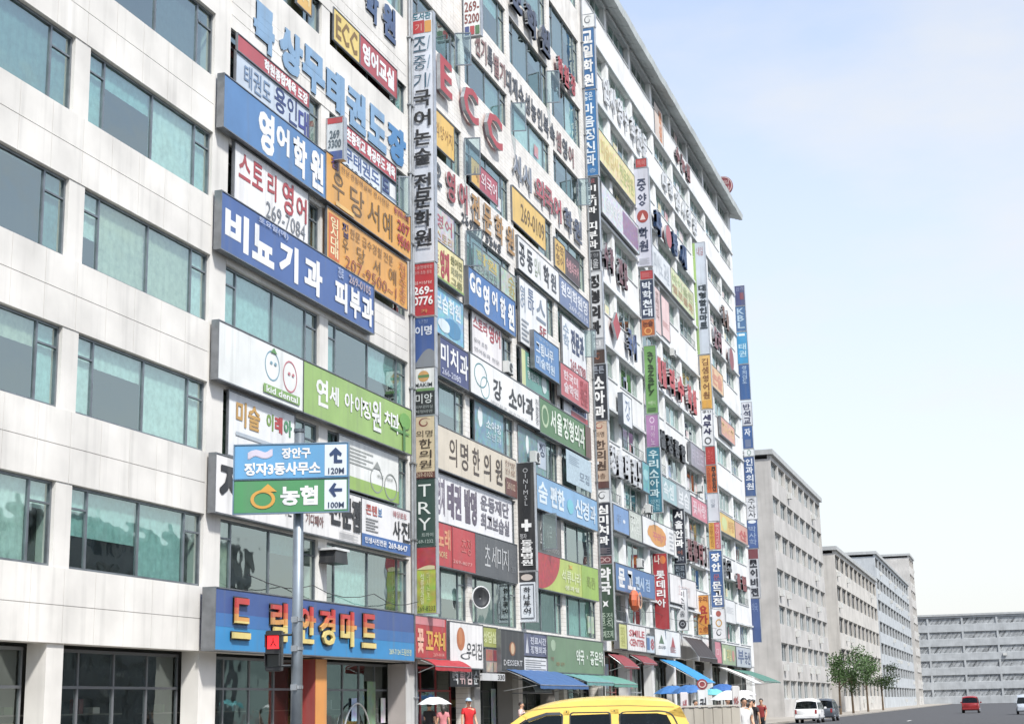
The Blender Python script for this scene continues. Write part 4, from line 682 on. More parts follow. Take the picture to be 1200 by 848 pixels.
fsign(809.5, 826, 18.9, 20.6, '9a98a6', 'greyish violet wall sign next to the amber column', [(.1, .2, .9, .8, '태권도', 'c3bccc', .02)])
fsign(810.5, 828.5, 15.0, 16.5, 'd9788a', 'rose pink wall sign with whitish hangul and a thin frame', [(.08, .15, .92, .85, '꽃사랑', 'f0cfd6', .03)])
fsign(719, 737, 11.6, 13.1, '6f9ad0', 'periwinkle blue wall sign with a white dot', [(.6, .45, .75, .6, '@disc', 'eaf1fa'), (.2, .3, .5, .7, '세무', '8fb2dc', .0)])
fsign(737.5, 752, 11.5, 13.2, 'c6cdc2', 'grey green lattice printed wall sign next to the periwinkle one', [(.1, .1, .9, .9, '회계\n사무', 'e3e8df', .03)])
fsign(753, 790, 11.5, 13.25, 'f0f0f0', 'white wall sign with an orange splash and pink hangul inside', [(.12, .08, .78, .92, '@blob', 'e39a34'), (.3, .4, .7, .75, '꾸러기', 'd0606a', .03), (.84, .1, .97, .9, '@lines', 'b9bcc0')])
letters((11.6, 13.2), [(806, 811, '컴', '7a3c42'), (812.5, 818, '퓨', '7a3c42'), (819.5, 824, '터', '8a2c34'), (825.5, 829, '사', '6a4a4c')], 'four dark red and grey letters with white edges above a lower window', off=.25, depth=.35, side='d3d3d3', bold=.04)
fsign(833.5, 847.5, 26.9, 28.7, 'e8bd86', 'soft orange wall sign with reddish hangul beside the amber column', [(.1, .15, .9, .85, '논술', 'd98a6a', .04)])
fsign(845, 861, 23.4, 24.9, 'e0a08c', 'salmon orange wall sign near the far corner', [(.05, .15, .95, .85, '한자수학', 'e9c080', .03)])
letters((30.7, 32.6), [(837, 841, '요', '8a5058'), (842, 846, '리', '8a5058')], 'pair of dull plum letters beside the very long pale blue sign', off=.2, depth=.3, bold=.04)
letters((33.7, 35.5), [(847, 850, '한', '7c5238'), (851.5, 854.5, '솥', '7c5238')], 'two rusty brown letters close to the far top corner', off=.25, depth=.3, bold=.045)
letters((30.2, 32.2), [(855, 860, '●', '9a4048')], 'small oval maroon badge fixed near the far corner', off=.35, depth=.3, bold=.02)
fsign(843.5, 861, 15.1, 16.6, 'e6c052', 'golden yellow wall sign with a pale green patch, lower right', [(.1, .1, .5, .9, '@blob', 'cdd890'), (.55, .2, .95, .8, '부동', 'd99a40', .02)])
fsign(861.5, 876, 15.1, 16.6, 'd9a08c', 'peach and red wall sign at the end of the golden one', [(.3, .3, .9, .9, '산', 'c0403a', .04)])
letters((15.4 - 4, 17.0 - 4), [(847, 852, '당', '5a5d62'), (854, 858, '구', '5a5d62')], 'two dark grey hangul letters under the golden yellow sign', off=.2, depth=.3, bold=.04)
letters((10.9, 12.2), [(864, 868, '클', '8a2c30'), (870, 875, '럽', '8a2c30')], 'pair of brick red letters low near the far corner', off=.2, depth=.3, bold=.045)
fsign(721.5, 767, 8.05, 9.6, '4477b2', 'blue stationery sign with white hangul under the curtained windows', [(.06, .14, .22, .86, '문', W_, .035), (.28, .14, .42, .86, '고', W_, .035), (.48, .25, .7, .8, '팬시', 'b9d2ec', .04), (.74, .25, .86, .75, '점', 'a9c6e6', .02)], depth=.25, off=.5)
fsign(785, 816, 8.3, 10.2, 'f1eeee', 'plain white wall sign with faint pink tint right of the burger banner', [(.3, .3, .75, .7, '호프광장', 'e3c9c9', .0)], off=.2, depth=.12)
fsign(849, 862, 7.9, 9.7, 'ecedee', 'blank looking white wall panel low near the far corner', [(.2, .3, .8, .6, '@lines', 'c9ccd0')], off=.2, depth=.12)
# street level row of the white block
fsign(725.5, 734.5, 4.75, 6.15, 'cfd27a', 'small yellow green sign at the start of the shop row on the white block', [(.2, .1, .8, .9, '화\n원', 'b4b85a', .02)], off=.5, depth=.3)
fsign(735, 757, 4.7, 6.2, 'f2f0f0', 'white dentist sign with two lines of red latin capitals', [(.1, .18, .92, .46, 'SMILE', 'c8505a', .03), (.1, .54, .92, .82, 'CENTER', 'c8505a', .03)], off=.5, depth=.3)
fsign(757.5, 767, 4.7, 5.75, 'c6d6e4', 'small pale blue sign with a red number next to the white dentist sign', [(.05, .15, .4, .85, 'I', '3f74b0', .04), (.5, .15, .95, .85, '8', 'b0505a', .02)], off=.5, depth=.3)
fsign(767.5, 797, 4.62, 6.25, 'f0f1f1', 'white shop sign with a green tree emblem and a red one', [(.15, .2, .35, .55, '@tri', '5a7a5c'), (.12, .62, .4, .76, '소나무', '6a6d70', .02), (.62, .2, .78, .62, '@tri', 'b84a50'), (.58, .62, .8, .85, '@lines', 'b86a6a')], off=.5, depth=.3)
fsign(838, 845.5, 4.5, 6.1, 'd0788a', 'pink end panel of the far shop row', [(.2, .3, .8, .7, '미', 'f0c6cc', .0)], off=.6, depth=.3)
fsign(846, 862, 4.45, 6.0, '9cb08a', 'sage and cream grocery sign in the far shop row', [(.1, .2, .25, .8, '@rect', 'e6e6c0'), (.35, .2, .65, .8, '과일', 'd9cf80', .02), (.72, .2, .92, .8, '@blob', 'c98a80')], off=.6, depth=.3, kind='print')
fsign(863, 880, 4.4, 6.0, 'c3c9d3', 'bluish white sign with dark marks at the end of the far shop row', [(.1, .15, .5, .85, '부', '5a6a94', .03), (.55, .2, .95, .85, '동산', '4a5a84', .02)], off=.6, depth=.3)
# ================================================================ CLADDING, AIR UNITS
def clad(parent, x0, x1, z0, z1, w_, h, limit, meshes={}, mat=LEFTW, ofs=0):
    n = 0; px0 = parent.location.x; nc = max(1, round((x1 - x0) / w_)); w2 = (x1 - x0) / nc; nr = max(1, round((z1 - z0) / h)); h2 = (z1 - z0) / nr
    key = (round(w2, 3), round(h2, 3))
    for r in range(nr):
        for c in range(nc):
            cx, cz = x0 + (c + .5) * w2, z0 + (r + .5) * h2
            if any(a - .1 < cx - w2 * .45 and cx + w2 * .45 < b + .1 and lo - .1 < cz - h2 * .4 and cz + h2 * .4 < hi + .1 for a, b, lo, hi in COVER): continue
            if key not in meshes:
                bm = bmesh.new(); box(bm, .008, w2 - .008, -.022, .01, .008, h2 - .008); o = mk('cladding_panel', bm, mat, parent); meshes[key] = o.data
                o.location = (x0 - px0 + c * w2, 0, z0 + r * h2)
            else: link('cladding_panel', meshes[key], parent, (x0 - px0 + c * w2, -.004 * ((r * 7 + c * 3) % 3), z0 + r * h2))
            n += 1
            if n >= limit: return n
    return n
tot = 0
for k in (5, 3, 4, 6, 2, 1):
    tot += clad(BL, 40.2, 55.15, T[k], T[k] + 1.82, 1.25, .455, 70)
for k in range(7): clad(BL, 25.6, 39.2, TM[k], TM[k] + spl(k), 1.36, .91, max(0, min(42, 300 - tot - 21 * k)))
def air_unit(px, z, off, label):
    s = sX(px, z, off); r = empty('air_conditioner', (s, -off, z), 0, label, 'air conditioner', 'outdoor air conditioner units on the facade')
    bx('casing', (0, .8, 0, .32, .06, .62), M('d9dbd8', .5), r, .015)
    bm = bmesh.new(); tube(bm, [(.42, -.012, .34), (.42, .0, .34)], .23, 20); mk('fan_grille', bm, M('4a4d50', .5, 'metal'), r)
    bm = bmesh.new()
    for i in range(5): tube(bm, [(.42 + .04 * (i + 1) * math.cos(t * .5236), -.018, .34 + .04 * (i + 1) * math.sin(t * .5236)) for t in range(13)], .004, 4)
    mk('fan_guard', bm, M('b9bcbe', .4, 'metal'), r)
    bm = bmesh.new()
    for x in (.1, .68): box(bm, x, x + .04, .0, off, .02, .06); box(bm, x, x + .04, .28, .31, -.3, .03)
    mk('bracket', bm, M('606366', .5, 'metal'), r)
for a in ((628, 13.2, .5, 'pale outdoor air unit on brackets right of the black animal hospital sign'), (700 + 52, 9.8, .45, 'outdoor air unit under the curtained window above the blue stationery sign'), (822, 17.1, .5, 'small outdoor air unit between the rose pink sign and the window above it'), (762, 13.5, .5, 'outdoor air unit above the orange splash sign'), (790, 26.0, .45, 'high outdoor air unit above the vivid red letters'), (596, 16.95, .4, 'outdoor air unit standing right of the rose hangul window sign')): air_unit(*a)
# dark hood over the left window of the second floor
hood = empty('wall_hood', (sX(389, 6.9, .5), -.0, 6.45), 0, 'small black and white wall mounted hood above the second floor window at left', 'hood')
bm = bmesh.new(); prism(bm, [(0, 0), (1.1, 0), (1.0, .42), (.1, .42)], -.6, -.02); mk('shell', bm, M('26282b', .4), hood)
bx('lid', (-.04, 1.14, -.64, -.01, .42, .5), M('e6e8e8', .4), hood)
disk = empty('satellite_dish', (sX(565, 6.3, .5), -.45, 6.2), math.radians(-35), 'round black and white dish mounted in front of the window under the charcoal sign', 'satellite dish')
bm = bmesh.new(); R_ = .46; rings = []
for i in range(5):
    rr = R_ * (i + .01) / 4; rings.append([bm.verts.new((rr * math.cos(t * math.pi / 10), .12 - .12 * (rr / R_) ** 2 + .0, rr * math.sin(t * math.pi / 10))) for t in range(20)])
for A, B_ in zip(rings, rings[1:]):
    for j in range(20): bm.faces.new((A[j], A[(j + 1) % 20], B_[(j + 1) % 20], B_[j]))
o = mk('dish', bm, M('2c2f33', .4), disk, True); o.modifiers.new('thick', 'SOLIDIFY').thickness = .02
bm = bmesh.new(); tube(bm, [(R_ * math.cos(t * math.pi / 10), 0, R_ * math.sin(t * math.pi / 10)) for t in range(21)], .03, 6); mk('rim', bm, M('e6e8ea', .4), disk)
bm = bmesh.new(); tube(bm, [(0, .12, 0), (0, .45, 0)], .03, 6); mk('arm', bm, M('8a8d90', .4, 'metal'), disk)
# round red roof sign at the far end
rs = empty('round_roof_sign', (136.6, .1, 47.9), 0, 'round dark red rooftop sign with pale curved marks at the far roof corner', 'sign')
bm = bmesh.new(); tube(bm, [(-.15, .3, 1.15), (.15, .3, 1.15)], .92, 32); mk('disc', bm, M('8a3038', .4), rs)
art(rs, 'thin', -.58, 1.18, .27, 2.03, 'c9a9a4', -.17, 'x', 'rim')
lettering(rs, .9, -.3, 1.25, 1.65, '교일', 'd9bdb8', -.19, .0, 'x'); lettering(rs, .9, -.3, .65, 1.05, '학원', 'd9bdb8', -.19, .0, 'x')
bm = bmesh.new()
for y in (-.2, .8): box(bm, -.05, .05, y - .04, y + .04, -.1, .7)
mk('post', bm, M('6a6d70', .5, 'metal'), rs)
# orange lantern sign
lan = empty('lantern_sign', (sX(739.5, 7.5, .7), -.75, 6.9), 0, 'round orange lantern shaped sign with white knob under the blue stationery sign', 'sign')
bm = bmesh.new(); bmesh.ops.create_uvsphere(bm, u_segments=8, v_segments=6, radius=.62, matrix=Matrix.Translation((.7, 0, .7)) @ Matrix.Diagonal((1.3, .5, 1.05, 1))); mk('globe', bm, M('d9652c', .45), lan)
bm = bmesh.new(); tube(bm, [(.7, 0, 1.3), (.7, 0, 1.5)], .1, 8); mk('knob', bm, M(W_, .4), lan)
art(lan, 'ring', .2, 1.2, .2, 1.2, 'f0b48a', -.34)
# ================================================================ STREET LEVEL
def awning(xl, xr, z0, z1, out, hexc, label, off0=.35, val=.18, cat='awning', stripes=None):
    s0 = sX(xl, z0, off0); s1 = sX(xr, z0, off0); L = s1 - s0
    r = empty('shop_awning', (s0, -off0, z1), 0, label, cat)
    bm = bmesh.new(); n = 8; H = z0 - z1
    prof = [(-out * i / n, H * (1 - i / n) + .06 * math.sin(math.pi * i / n)) for i in range(n + 1)]
    m_ = max(2, int(L / .6)); g = [[bm.verts.new((L * j / m_, y, z - .02 * (j % 2))) for y, z in prof + [(-out - .01, -val)]] for j in range(m_ + 1)]
    for A, B_ in zip(g, g[1:]):
        for i in range(n + 1): bm.faces.new((A[i], A[i + 1], B_[i + 1], B_[i]))
    o = mk('canopy', bm, M(hexc, .6, 'cloth'), r); o.modifiers.new('thick', 'SOLIDIFY').thickness = .015
    bm = bmesh.new()
    for x in (.03, L - .03): tube(bm, [(x, 0, H - .06), (x, -out, -.03)], .02, 6); tube(bm, [(x, 0, -.25), (x, -out * .9, -.03)], .015, 6)
    tube(bm, [(.03, -out, -.03), (L - .03, -out, -.03)], .02, 6); mk('arm', bm, M('b9bcbe', .4, 'metal'), r)
    return r
awning(490, 533, 3.5, 3.2, .7, 'b0343a', 'bright red awning sloping under the snack bar sign', off0=.4)
awning(590, 650, 3.3, 2.55, 1.7, '44689a', 'cobalt blue canvas awning under the black dessert sign')
awning(651, 684, 3.2, 2.75, 1.6, '6a9c9a', 'first teal green awning beneath the long pharmacy sign')
awning(685, 714, 3.2, 2.7, 1.6, '659a8c', 'second sea green awning at the right end of the pharmacy sign')
awning(713, 731, 4.4, 3.7, .9, '8f3d42', 'steep wine red awning left of the blue draped banner', val=.1)
awning(738, 755, 4.5, 4.0, .8, '8a3a40', 'second wine red awning under the dentist sign', val=.1)
awning(773, 792, 4.4, 2.9, 2.6, '2b90cc', 'vivid blue steep awning hanging below the tree emblem sign', val=.05)
awning(800, 822, 6.1, 4.7, 1.1, '3a3230', 'big dark brown sloped canopy with a pale top edge', val=.3)
awning(841, 850, 4.3, 3.0, 2.8, 'e3e5e3', 'steep white awning in the far shop row', val=.05)
awning(856, 878, 4.2, 3.2, 2.6, '4f8072', 'dark sea green awning at the far end of the row', val=.1)
bp_ = bx('banner_post', (sX(832, 5, .8), sX(832, 5, .8) + .2, -.95, -.75, 4.4, 7.2), M('1f2022', .5)); tag(bp_, 'short black vertical post sticking up beside the dark brown canopy', 'post')
# shop fronts behind the arcade piers
def shopfront(x0, x1, y, framec, label, panec=GLASS2, n=4, door=None, h=3.25, posters=()):
    B = BL if x0 < 55 else BM if x0 < 84 else BW
    r = empty('shop_front', (x0 - B.location.x, y, .13), 0, label, None, None, B)
    L = x1 - x0; bm = bmesh.new()
    for q in ((0, L, 0, .12), (0, L, h - .2, h - .12), (0, L, 2.15, 2.22)): box(bm, q[0], q[1], -.05, .05, q[2], q[3])
    for i in range(n + 1):
        x = L * i / n; box(bm, max(0, x - .035), min(L, x + .035), -.045, .045, .12, h - .2)
    mk('frame', bm, M(framec, .4), r)
    for i in range(n):
        o = bx('pane', (L * i / n + .035, L * (i + 1) / n - .035, -.01, .01, .12, h - .2), panec, r)
    for p in posters: bx('poster', (p[0], p[1], -.075, -.055, p[2], p[3]), M(p[4], .4, 'print'), r)
    bm = bmesh.new()                      # shelves and stock seen inside
    rn = random.Random(int(x0 * 10))
    for zz in (.4, .95, 1.5): box(bm, .2, L - .2, 1.6, 2.0, zz, zz + .04)
    mk('shelf', bm, M('8a8478', .6), r)
    for k in range(14):
        xx = .3 + rn.random() * (L - .8); zz = rn.choice((.44, .99, 1.54)); bx('goods', (xx, xx + .1 + rn.random() * .25, 1.6, 1.9, zz, zz + .15 + rn.random() * .25), M(rn.choice(['c9b070', '7f3a3a', 'b9c4c9', '4a6a8a', 'd9d6cc', '5f7a4a']), .5), r)
    return r
shopfront(25.6, 31.9, .75, '8a8d90', 'grey glass shop front farthest to the left', n=4)
shopfront(32.6, 39.2, .75, '6a6d72', 'second grey glass shop front from the left', n=4)
shopfront(40.2, 46.9, .75, '7d8286', 'grey framed glass shop front left of the orange pillar')
shopfront(47.7, 54.9, .75, '6f7478', 'optician shop front with green glass panels and a round arched door rail', n=5, posters=((.25, 1.05, .3, 2.5, '8fb07a'), (5.0, 5.75, .3, 2.5, '7f9c74'), (3.6, 4.05, 1.1, 1.9, 'b4cfe6'), (6.3, 6.7, 1.0, 1.9, 'e8eaea')))
bm = bmesh.new(); tube(bm, [(49.6 + 2.0 + 1.25 * math.cos(t * math.pi / 16), .6, .3 + 1.55 * math.sin(t * math.pi / 16)) for t in range(17)], .035, 8)
tag(mk('arch_rail', bm, M('d9dcde', .3, 'metal')), 'white metal arch rail standing in front of the optician glass door', 'rail')
def pillar(px0, px1, hexc, side, label, off=.12, name='shop_pillar'):
    a = sX(px0, 2, off); b = sX(px1, 2, off); r = empty(name, (a, -off, .13), 0, label, 'pillar')
    bx('casing', (0, b - a, 0, .75, 0, 3.15), M(hexc, .45), r, .01)
    bx('side_panel', (-.012, -.002, .02, .73, .02, 3.13), M(side, .45), r); bx('base', (-.03, b - a + .03, -.03, .4, 0, .18), M('6a6560', .7), r)
pillar(370, 383, 'e89a3c', 'a8302c', 'bright orange street level pillar with a red side face')
pillar(476, 485.5, 'cfcfcd', 'b8b0ac', 'pale grey street level pillar left of the red snack bar front')
pillar(556, 563, '9a9894', '8a8884', 'narrow grey stone pillar under the noodle shop sign')
pillar(601, 608, 'a39f98', '8f8b86', 'stone pillar under the black dessert shop sign')
pillar(650, 655, 'b5b1ab', '9f9b96', 'stone pillar under the sage green pharmacy sign')
shopfront(56.4, 61.6, .75, 'b0303a', 'red framed snack bar front below the red awning', n=3, posters=((.3, .8, 1.1, 2.0, 'd9c0b8'),))
shopfront(62.6, 68.8, .75, '3c3e40', 'dark framed noodle shop front with a black board of white marks', n=4, posters=((4.2, 4.8, .4, 2.3, 'b9c4cc'),))
shopfront(69.6, 76.3, .75, '4a4d50', 'dark shop front in shade under the cobalt awning', n=5)
shopfront(77.2, 83.2, .75, '5a5d5c', 'dark pharmacy front under the teal awnings', n=5, posters=((.6, 1.3, .5, 1.9, 'c9d4d0'),))
fr = [(84.9, 90.1)] + [(90.75 + 6.62 * i, 96.7 + 6.62 * i) for i in range(6)] + [(130.5, 135.7)]
for i, (a, b) in enumerate(fr):
    shopfront(a, b, .8, ['8a4a48', '9aa0a4', '6a6d70', 'b9b4aa', '4a4a4c', 'a8a49c', '5a3a3a', '7a7d80'][i],
              ['maroon framed cafe front at the corner of the white block', 'pale framed shop front second along the white block', 'grey shop front third along the white block under the tree emblem sign', 'sandy framed shop front right of the vivid blue awning', 'black framed shop front under the dark brown canopy', 'beige framed shop front behind the white standing sign', 'dark brown shop front behind the parasols', 'last grey shop front at the far corner of the white block'][i],
              n=4, h=4.4, posters=((.5, 1.4, .6, 2.6, ['b04a50', 'dfe4e8', '9fc0d9', 'd9c49a', 'c9c9c4', 'e3e3df', '8a4a48', 'c9cdd2'][i]), (2.2, 3.4, 2.4, 3.8, ['b9d0e0', 'c98a90', 'e8e8e6', '9a4a4a', 'e0d9b0', '7f9ab0', 'd9d4c4', 'b9a9a0'][i])))
bd = empty('menu_board', (sX(527, 2.8, .3), -.32, 2.45), 0, 'black menu board with four white and red marks over the noodle shop door', 'board')
bx('panel', (0, 3.6, 0, .08, 0, .75), M('242326', .5), bd)
for i, c in enumerate(['e3e6e8', 'd9b4b4', 'e8d0d0', 'c9d0d4']): lettering(bd, .25 + i * .85, .9 + i * .85, .1, .66, '떡튀김순'[i], c, -.012, .03, name='letter')
pb = empty('phone_box_sign', (sX(565, 3.1, .6), -.62, 2.72), 0, 'thin white horizontal sign strip with three dark digits on its right end', 'sign')
bx('panel', (0, 3.0, 0, .12, 0, .3), M('d3d5d6', .45), pb); lettering(pb, 2.0, 2.9, .04, .26, '330', '33363a', -.01, .02)
dome = empty('round_awning', (sX(600, 2.6, .4), -.4, 2.2), 0, 'small grey rounded canopy below the cobalt awning', 'awning')
bm = bmesh.new(); P_ = [(-1.1 * math.sin(t * math.pi / 16), .65 * math.cos(t * math.pi / 16)) for t in range(9)]
gg = [[bm.verts.new((x, y, z)) for y, z in P_] for x in (0, 1.3, 2.6)]
for A, B_ in zip(gg, gg[1:]):
    for i in range(8): bm.faces.new((A[i], A[i + 1], B_[i + 1], B_[i]))
o = mk('canopy', bm, M('9aa3a0', .5, 'cloth'), dome, True); o.modifiers.new('thick', 'SOLIDIFY').thickness = .02
bm = bmesh.new(); tube(bm, [(0, 0, 0), (0, -1.1, 0), (2.6, -1.1, 0), (2.6, 0, 0)], .025, 6); mk('frame', bm, M('8a8d90', .4, 'metal'), dome)
# kerb
me = None
for i in range(90):
    if me is None: o = struct(bx('kerb_stone', (0, .98, -5.35, -5.2, -.02, .12), M('9a9892', .85, 'wall'))); me = o.data; o.location = (20, 0, 0)
    else:
        o = bpy.data.objects.new('kerb_stone', me); COL.objects.link(o); o.location = (20 + i, 0, 0); struct(o)
# ================================================================ STREET SIGN, POLE, SIGNAL
pp = G(347.5, 826, 24.0)
pole = empty('street_pole', (pp.x, pp.y, 0), 0, 'grey steel pole in the foreground at left carrying the direction sign', 'pole')
bm = bmesh.new(); tube(bm, [(0, 0, 0), (0, 0, 2.5), (0, 0, 6.05)], [.1, .088, .078], 16); mk('shaft', bm, M('9aa3aa', .4, 'metal'), pole, True)
bm = bmesh.new(); tube(bm, [(0, 0, 6.05), (0, 0, 6.1)], .09, 16); mk('cap', bm, M('7f878d', .4, 'metal'), pole)
bm = bmesh.new(); tube(bm, [(0, 0, 0), (0, 0, .06)], .19, 16)
for a in range(4): tube(bm, [(.15 * math.cos(a * 1.57), .15 * math.sin(a * 1.57), .05), (.15 * math.cos(a * 1.57), .15 * math.sin(a * 1.57), .11)], .02, 6)
mk('base_plate', bm, M('6f767b', .5, 'metal'), pole)
for z in (2.55, 1.95, 3.0):
    bm = bmesh.new(); tube(bm, [(0, 0, z), (0, 0, z + .05)], .1, 16); box(bm, -.12, -.08, -.05, .05, z - .02, z + .07); mk('clamp', bm, M('b9bec2', .35, 'metal'), pole)
fw = (G(350, 826, 24) - Vector((CAMPOS.x, CAMPOS.y, G(350, 826, 24).z))); th = math.atan2(fw.y, fw.x)
rz = th - math.pi / 2 - math.radians(9)
rt = Vector((math.cos(rz), math.sin(rz), 0))
def dsplate(px0, px1, z0, z1, label):
    r = empty('direction_sign', (pp.x, pp.y, 0), rz, label, 'sign', 'two stacked street direction boards on the grey pole')
    return r
def uloc(px, depth=24.0): # local coordinate along the board
    return (G(px, 826, depth) - pp).dot(rt) * 1.0
zt = lambda py: G(350, py - 6, 24).z
u0, u1, uw = uloc(272), uloc(409), uloc(381)
ztop, zmid, zbot = zt(517), zt(560), zt(601)
for (a, b, colr, lab, items, arrow, dist) in (
    (zmid + .01, ztop, '62abdc', 'blue upper direction board with white hangul and an up arrow box', [(310 - 22, 318, .12, .42, '~', 'd9d0e0'), (329, 364, .1, .42, '장안구', W_), (284, 376, .52, .9, '정자3동사무소', W_)], 'up', '120M'),
    (zbot, zmid - .01, '4a9a5c', 'green lower direction board with a yellow ring emblem and a left arrow box', [(328, 373, .2, .8, '농협', W_)], 'left', '100M')):
    r = empty('direction_sign', (pp.x, pp.y, 0), rz, lab, 'sign', 'stacked street direction boards on the grey pole')
    bx('panel', (u0, u1, -.2, -.14, a, b), M(colr, .35), r, .006)
    bm = bmesh.new()
    for q in ((u0 - .02, u1 + .02, a - .02, a), (u0 - .02, u1 + .02, b, b + .02), (u0 - .02, u0, a, b), (u1, u1 + .02, a, b)): box(bm, q[0], q[1], -.21, -.13, q[2], q[3])
    mk('frame', bm, M('8fa9bd', .3, 'metal'), r)
    H = b - a
    bx('arrow_box', (uw, u1 - .02, -.206, -.2, a + .03, b - .02), M('e9f2f8', .35), r)
    art(r, arrow, uw + .07, u1 - .09, a + H * .42, b - H * .12, '22406e', -.214, name='arrow')
    lettering(r, uw + .06, u1 - .06, a + H * .1, a + H * .28, dist, '2f4260', -.214, .02)
    for it in items: lettering(r, uloc(it[0]), uloc(it[1]), b - H * it[3], b - H * it[2], it[4], it[5], -.208, .035)
    if arrow == 'left':
        art(r, 'ring', uloc(292), uloc(322), a + H * .12, b - H * .3, 'e3a62c', -.21); art(r, 'tri', uloc(302), uloc(324), b - H * .36, b - H * .12, 'e3a62c', -.212)
    bm = bmesh.new()
    for z in (a + H * .25, a + H * .75): box(bm, u0 + .1, u1 - .1, -.14, -.09, z, z + .04); tube(bm, [(0, 0, z), (0, 0, z + .05)], .1, 12)
    mk('bracket', bm, M('7f878d', .4, 'metal'), r)
ts = empty('traffic_signal', (pp.x, pp.y, 0), rz, 'black two lamp pedestrian signal glowing red beside the foreground pole', 'traffic light')
a, b = uloc(311), uloc(330)
bx('housing', (a, b, -.1, .12, zt(791), zt(743)), M('1f2124', .4), ts, .012)
zc = zt(757)
bm = bmesh.new(); box(bm, a + .035, b - .035, -.115, -.1, zc - .1, zc + .1); mk('red_lamp', bm, emis('e0282c', 1.1), ts)
bx('green_lamp', (a + .035, b - .035, -.115, -.1, zt(779) - .09, zt(779) + .09), M('1c2b2a', .2), ts)
for z in (zc, zt(779)):
    bm = bmesh.new(); box(bm, a + .01, b - .01, -.24, -.1, z + .105, z + .12); box(bm, a + .01, a + .022, -.22, -.1, z - .08, z + .105); box(bm, b - .022, b - .01, -.22, -.1, z - .08, z + .105); mk('visor', bm, M('17181a', .5), ts)
lettering(ts, a + .08, b - .08, zc - .07, zc + .07, '人', '3a0a0c', -.12, .03, name='figure')
bm = bmesh.new()
for z in (zt(748), zt(785)): tube(bm, [(b, 0, z), (0, 0, z)], .02, 8)
mk('arm', bm, M('5a5d60', .4, 'metal'), ts)
# ================================================================ TAXI
tp = G(679, 826, 27.0); fw = Vector((tp.x - CAMPOS.x, tp.y - CAMPOS.y)); th = math.atan2(fw.y, fw.x)
TX = empty('taxi', (tp.x, tp.y, -.003), th + math.radians(90 + 2), 'yellow estate taxi seen from its side in front of the shops', 'taxi'); TX.scale = (1.0, 1, 1)
YEL = M('f6c65a', .25, 'taxipaint', 1.0); nn = YEL.node_tree.nodes['Principled BSDF']; nn.inputs['Coat Weight'].default_value = .6; nn.inputs['Coat Roughness'].default_value = .05
TGL = glass_mat('tinted_glass', (.08, .09, .1), .0, 1.42); RUB = M('1d1e20', .7); CHR = M('c9cdd0', .15, 'metal')
def yw(z): return .86 - max(0, z - .95) * .2
# lower body: lofted stations along x (nose at +x)
st = [(2.25, .35, .62, .70), (2.15, .28, .78, .80), (1.75, .26, .92, .86), (1.35, .25, .99, .87), (.8, .25, 1.0, .88), (-1.0, .25, 1.01, .88), (-1.9, .26, 1.02, .87), (-2.2, .30, 1.0, .84), (-2.3, .4, .95, .78)]
bm = bmesh.new(); R = []
for x, zb, zt_, hw in st:
    pr = [(-hw * .92, zb), (-hw, zb + .12), (-hw, (zb + zt_) / 2 + .05), (-hw * .97, zt_ - .05), (-hw * .9, zt_), (hw * .9, zt_), (hw * .97, zt_ - .05), (hw, (zb + zt_) / 2 + .05), (hw, zb + .12), (hw * .92, zb)]
    R.append([bm.verts.new((x, y, z)) for y, z in pr])
for A, B_ in zip(R, R[1:]):
    for j in range(10): bm.faces.new((A[j], B_[j], B_[(j + 1) % 10], A[(j + 1) % 10]))
bm.faces.new(R[0]); bm.faces.new(list(reversed(R[-1]))); mk('body', bm, YEL, TX, True)
# greenhouse silhouette
roofp = [(1.02, 1.44), (.8, 1.56), (.55, 1.64), (.2, 1.70), (-.3, 1.735), (-.8, 1.735), (-1.3, 1.71), (-1.55, 1.66), (-1.68, 1.56)]
bm = bmesh.new(); G_ = []
for x, z in roofp:
    row = []
    for j in range(9):
        t = (j - 4) / 4; y = yw(z - .04) * t * .97; row.append(bm.verts.new((x, y, z - .085 * abs(t) ** 3)))
    G_.append(row)
for A, B_ in zip(G_, G_[1:]):
    for j in range(8): bm.faces.new((A[j], A[j + 1], B_[j + 1], B_[j]))
o = mk('roof', bm, YEL, TX, True); o.modifiers.new('thick', 'SOLIDIFY').thickness = -.03; o.modifiers.new('round', 'SUBSURF').render_levels = 2
def side(name, poly, mat, inset=0, th=.03, par=None, sgn=(1, -1)):
    for sg in sgn:
        bm = bmesh.new(); A = [bm.verts.new((x, sg * (yw(z) - inset), z)) for x, z in poly]; B_ = [bm.verts.new((x, sg * (yw(z) - inset - th), z)) for x, z in poly]
        n = len(poly); bm.faces.new(A); bm.faces.new(list(reversed(B_)))
        for i in range(n): bm.faces.new((A[i], B_[i], B_[(i + 1) % n], A[(i + 1) % n]))
        mk(name, bm, mat, par or TX)
def rf(x):
    for (xa, za), (xb, zb) in zip(roofp, roofp[1:]):
        if xb <= x <= xa: return za + (zb - za) * (x - xa) / (xb - xa)
    return 1.5
side('pillar', [(1.72, .97), (1.62, .97), (.92, 1.42), (1.02, 1.46)], YEL)
side('roof_rail', [(1.02, 1.46), (.9, 1.34), (.6, 1.44), (-.35, 1.455), (-1.3, 1.45), (-1.45, 1.42), (-1.8, 1.36), (-1.7, 1.56), (-1.5, 1.64), (-1.0, 1.68), (-.3, 1.69), (.3, 1.66), (.7, 1.58)], YEL)
side('pillar', [(.4, .97), (.22, .97), (.2, 1.53), (.3, 1.53)], YEL); side('pillar', [(-.5, .97), (-.66, .97), (-.64, 1.53), (-.5, 1.53)], YEL)
side('pillar', [(-1.68, .97), (-1.97, .97), (-1.71, 1.55), (-1.45, 1.45)], YEL)
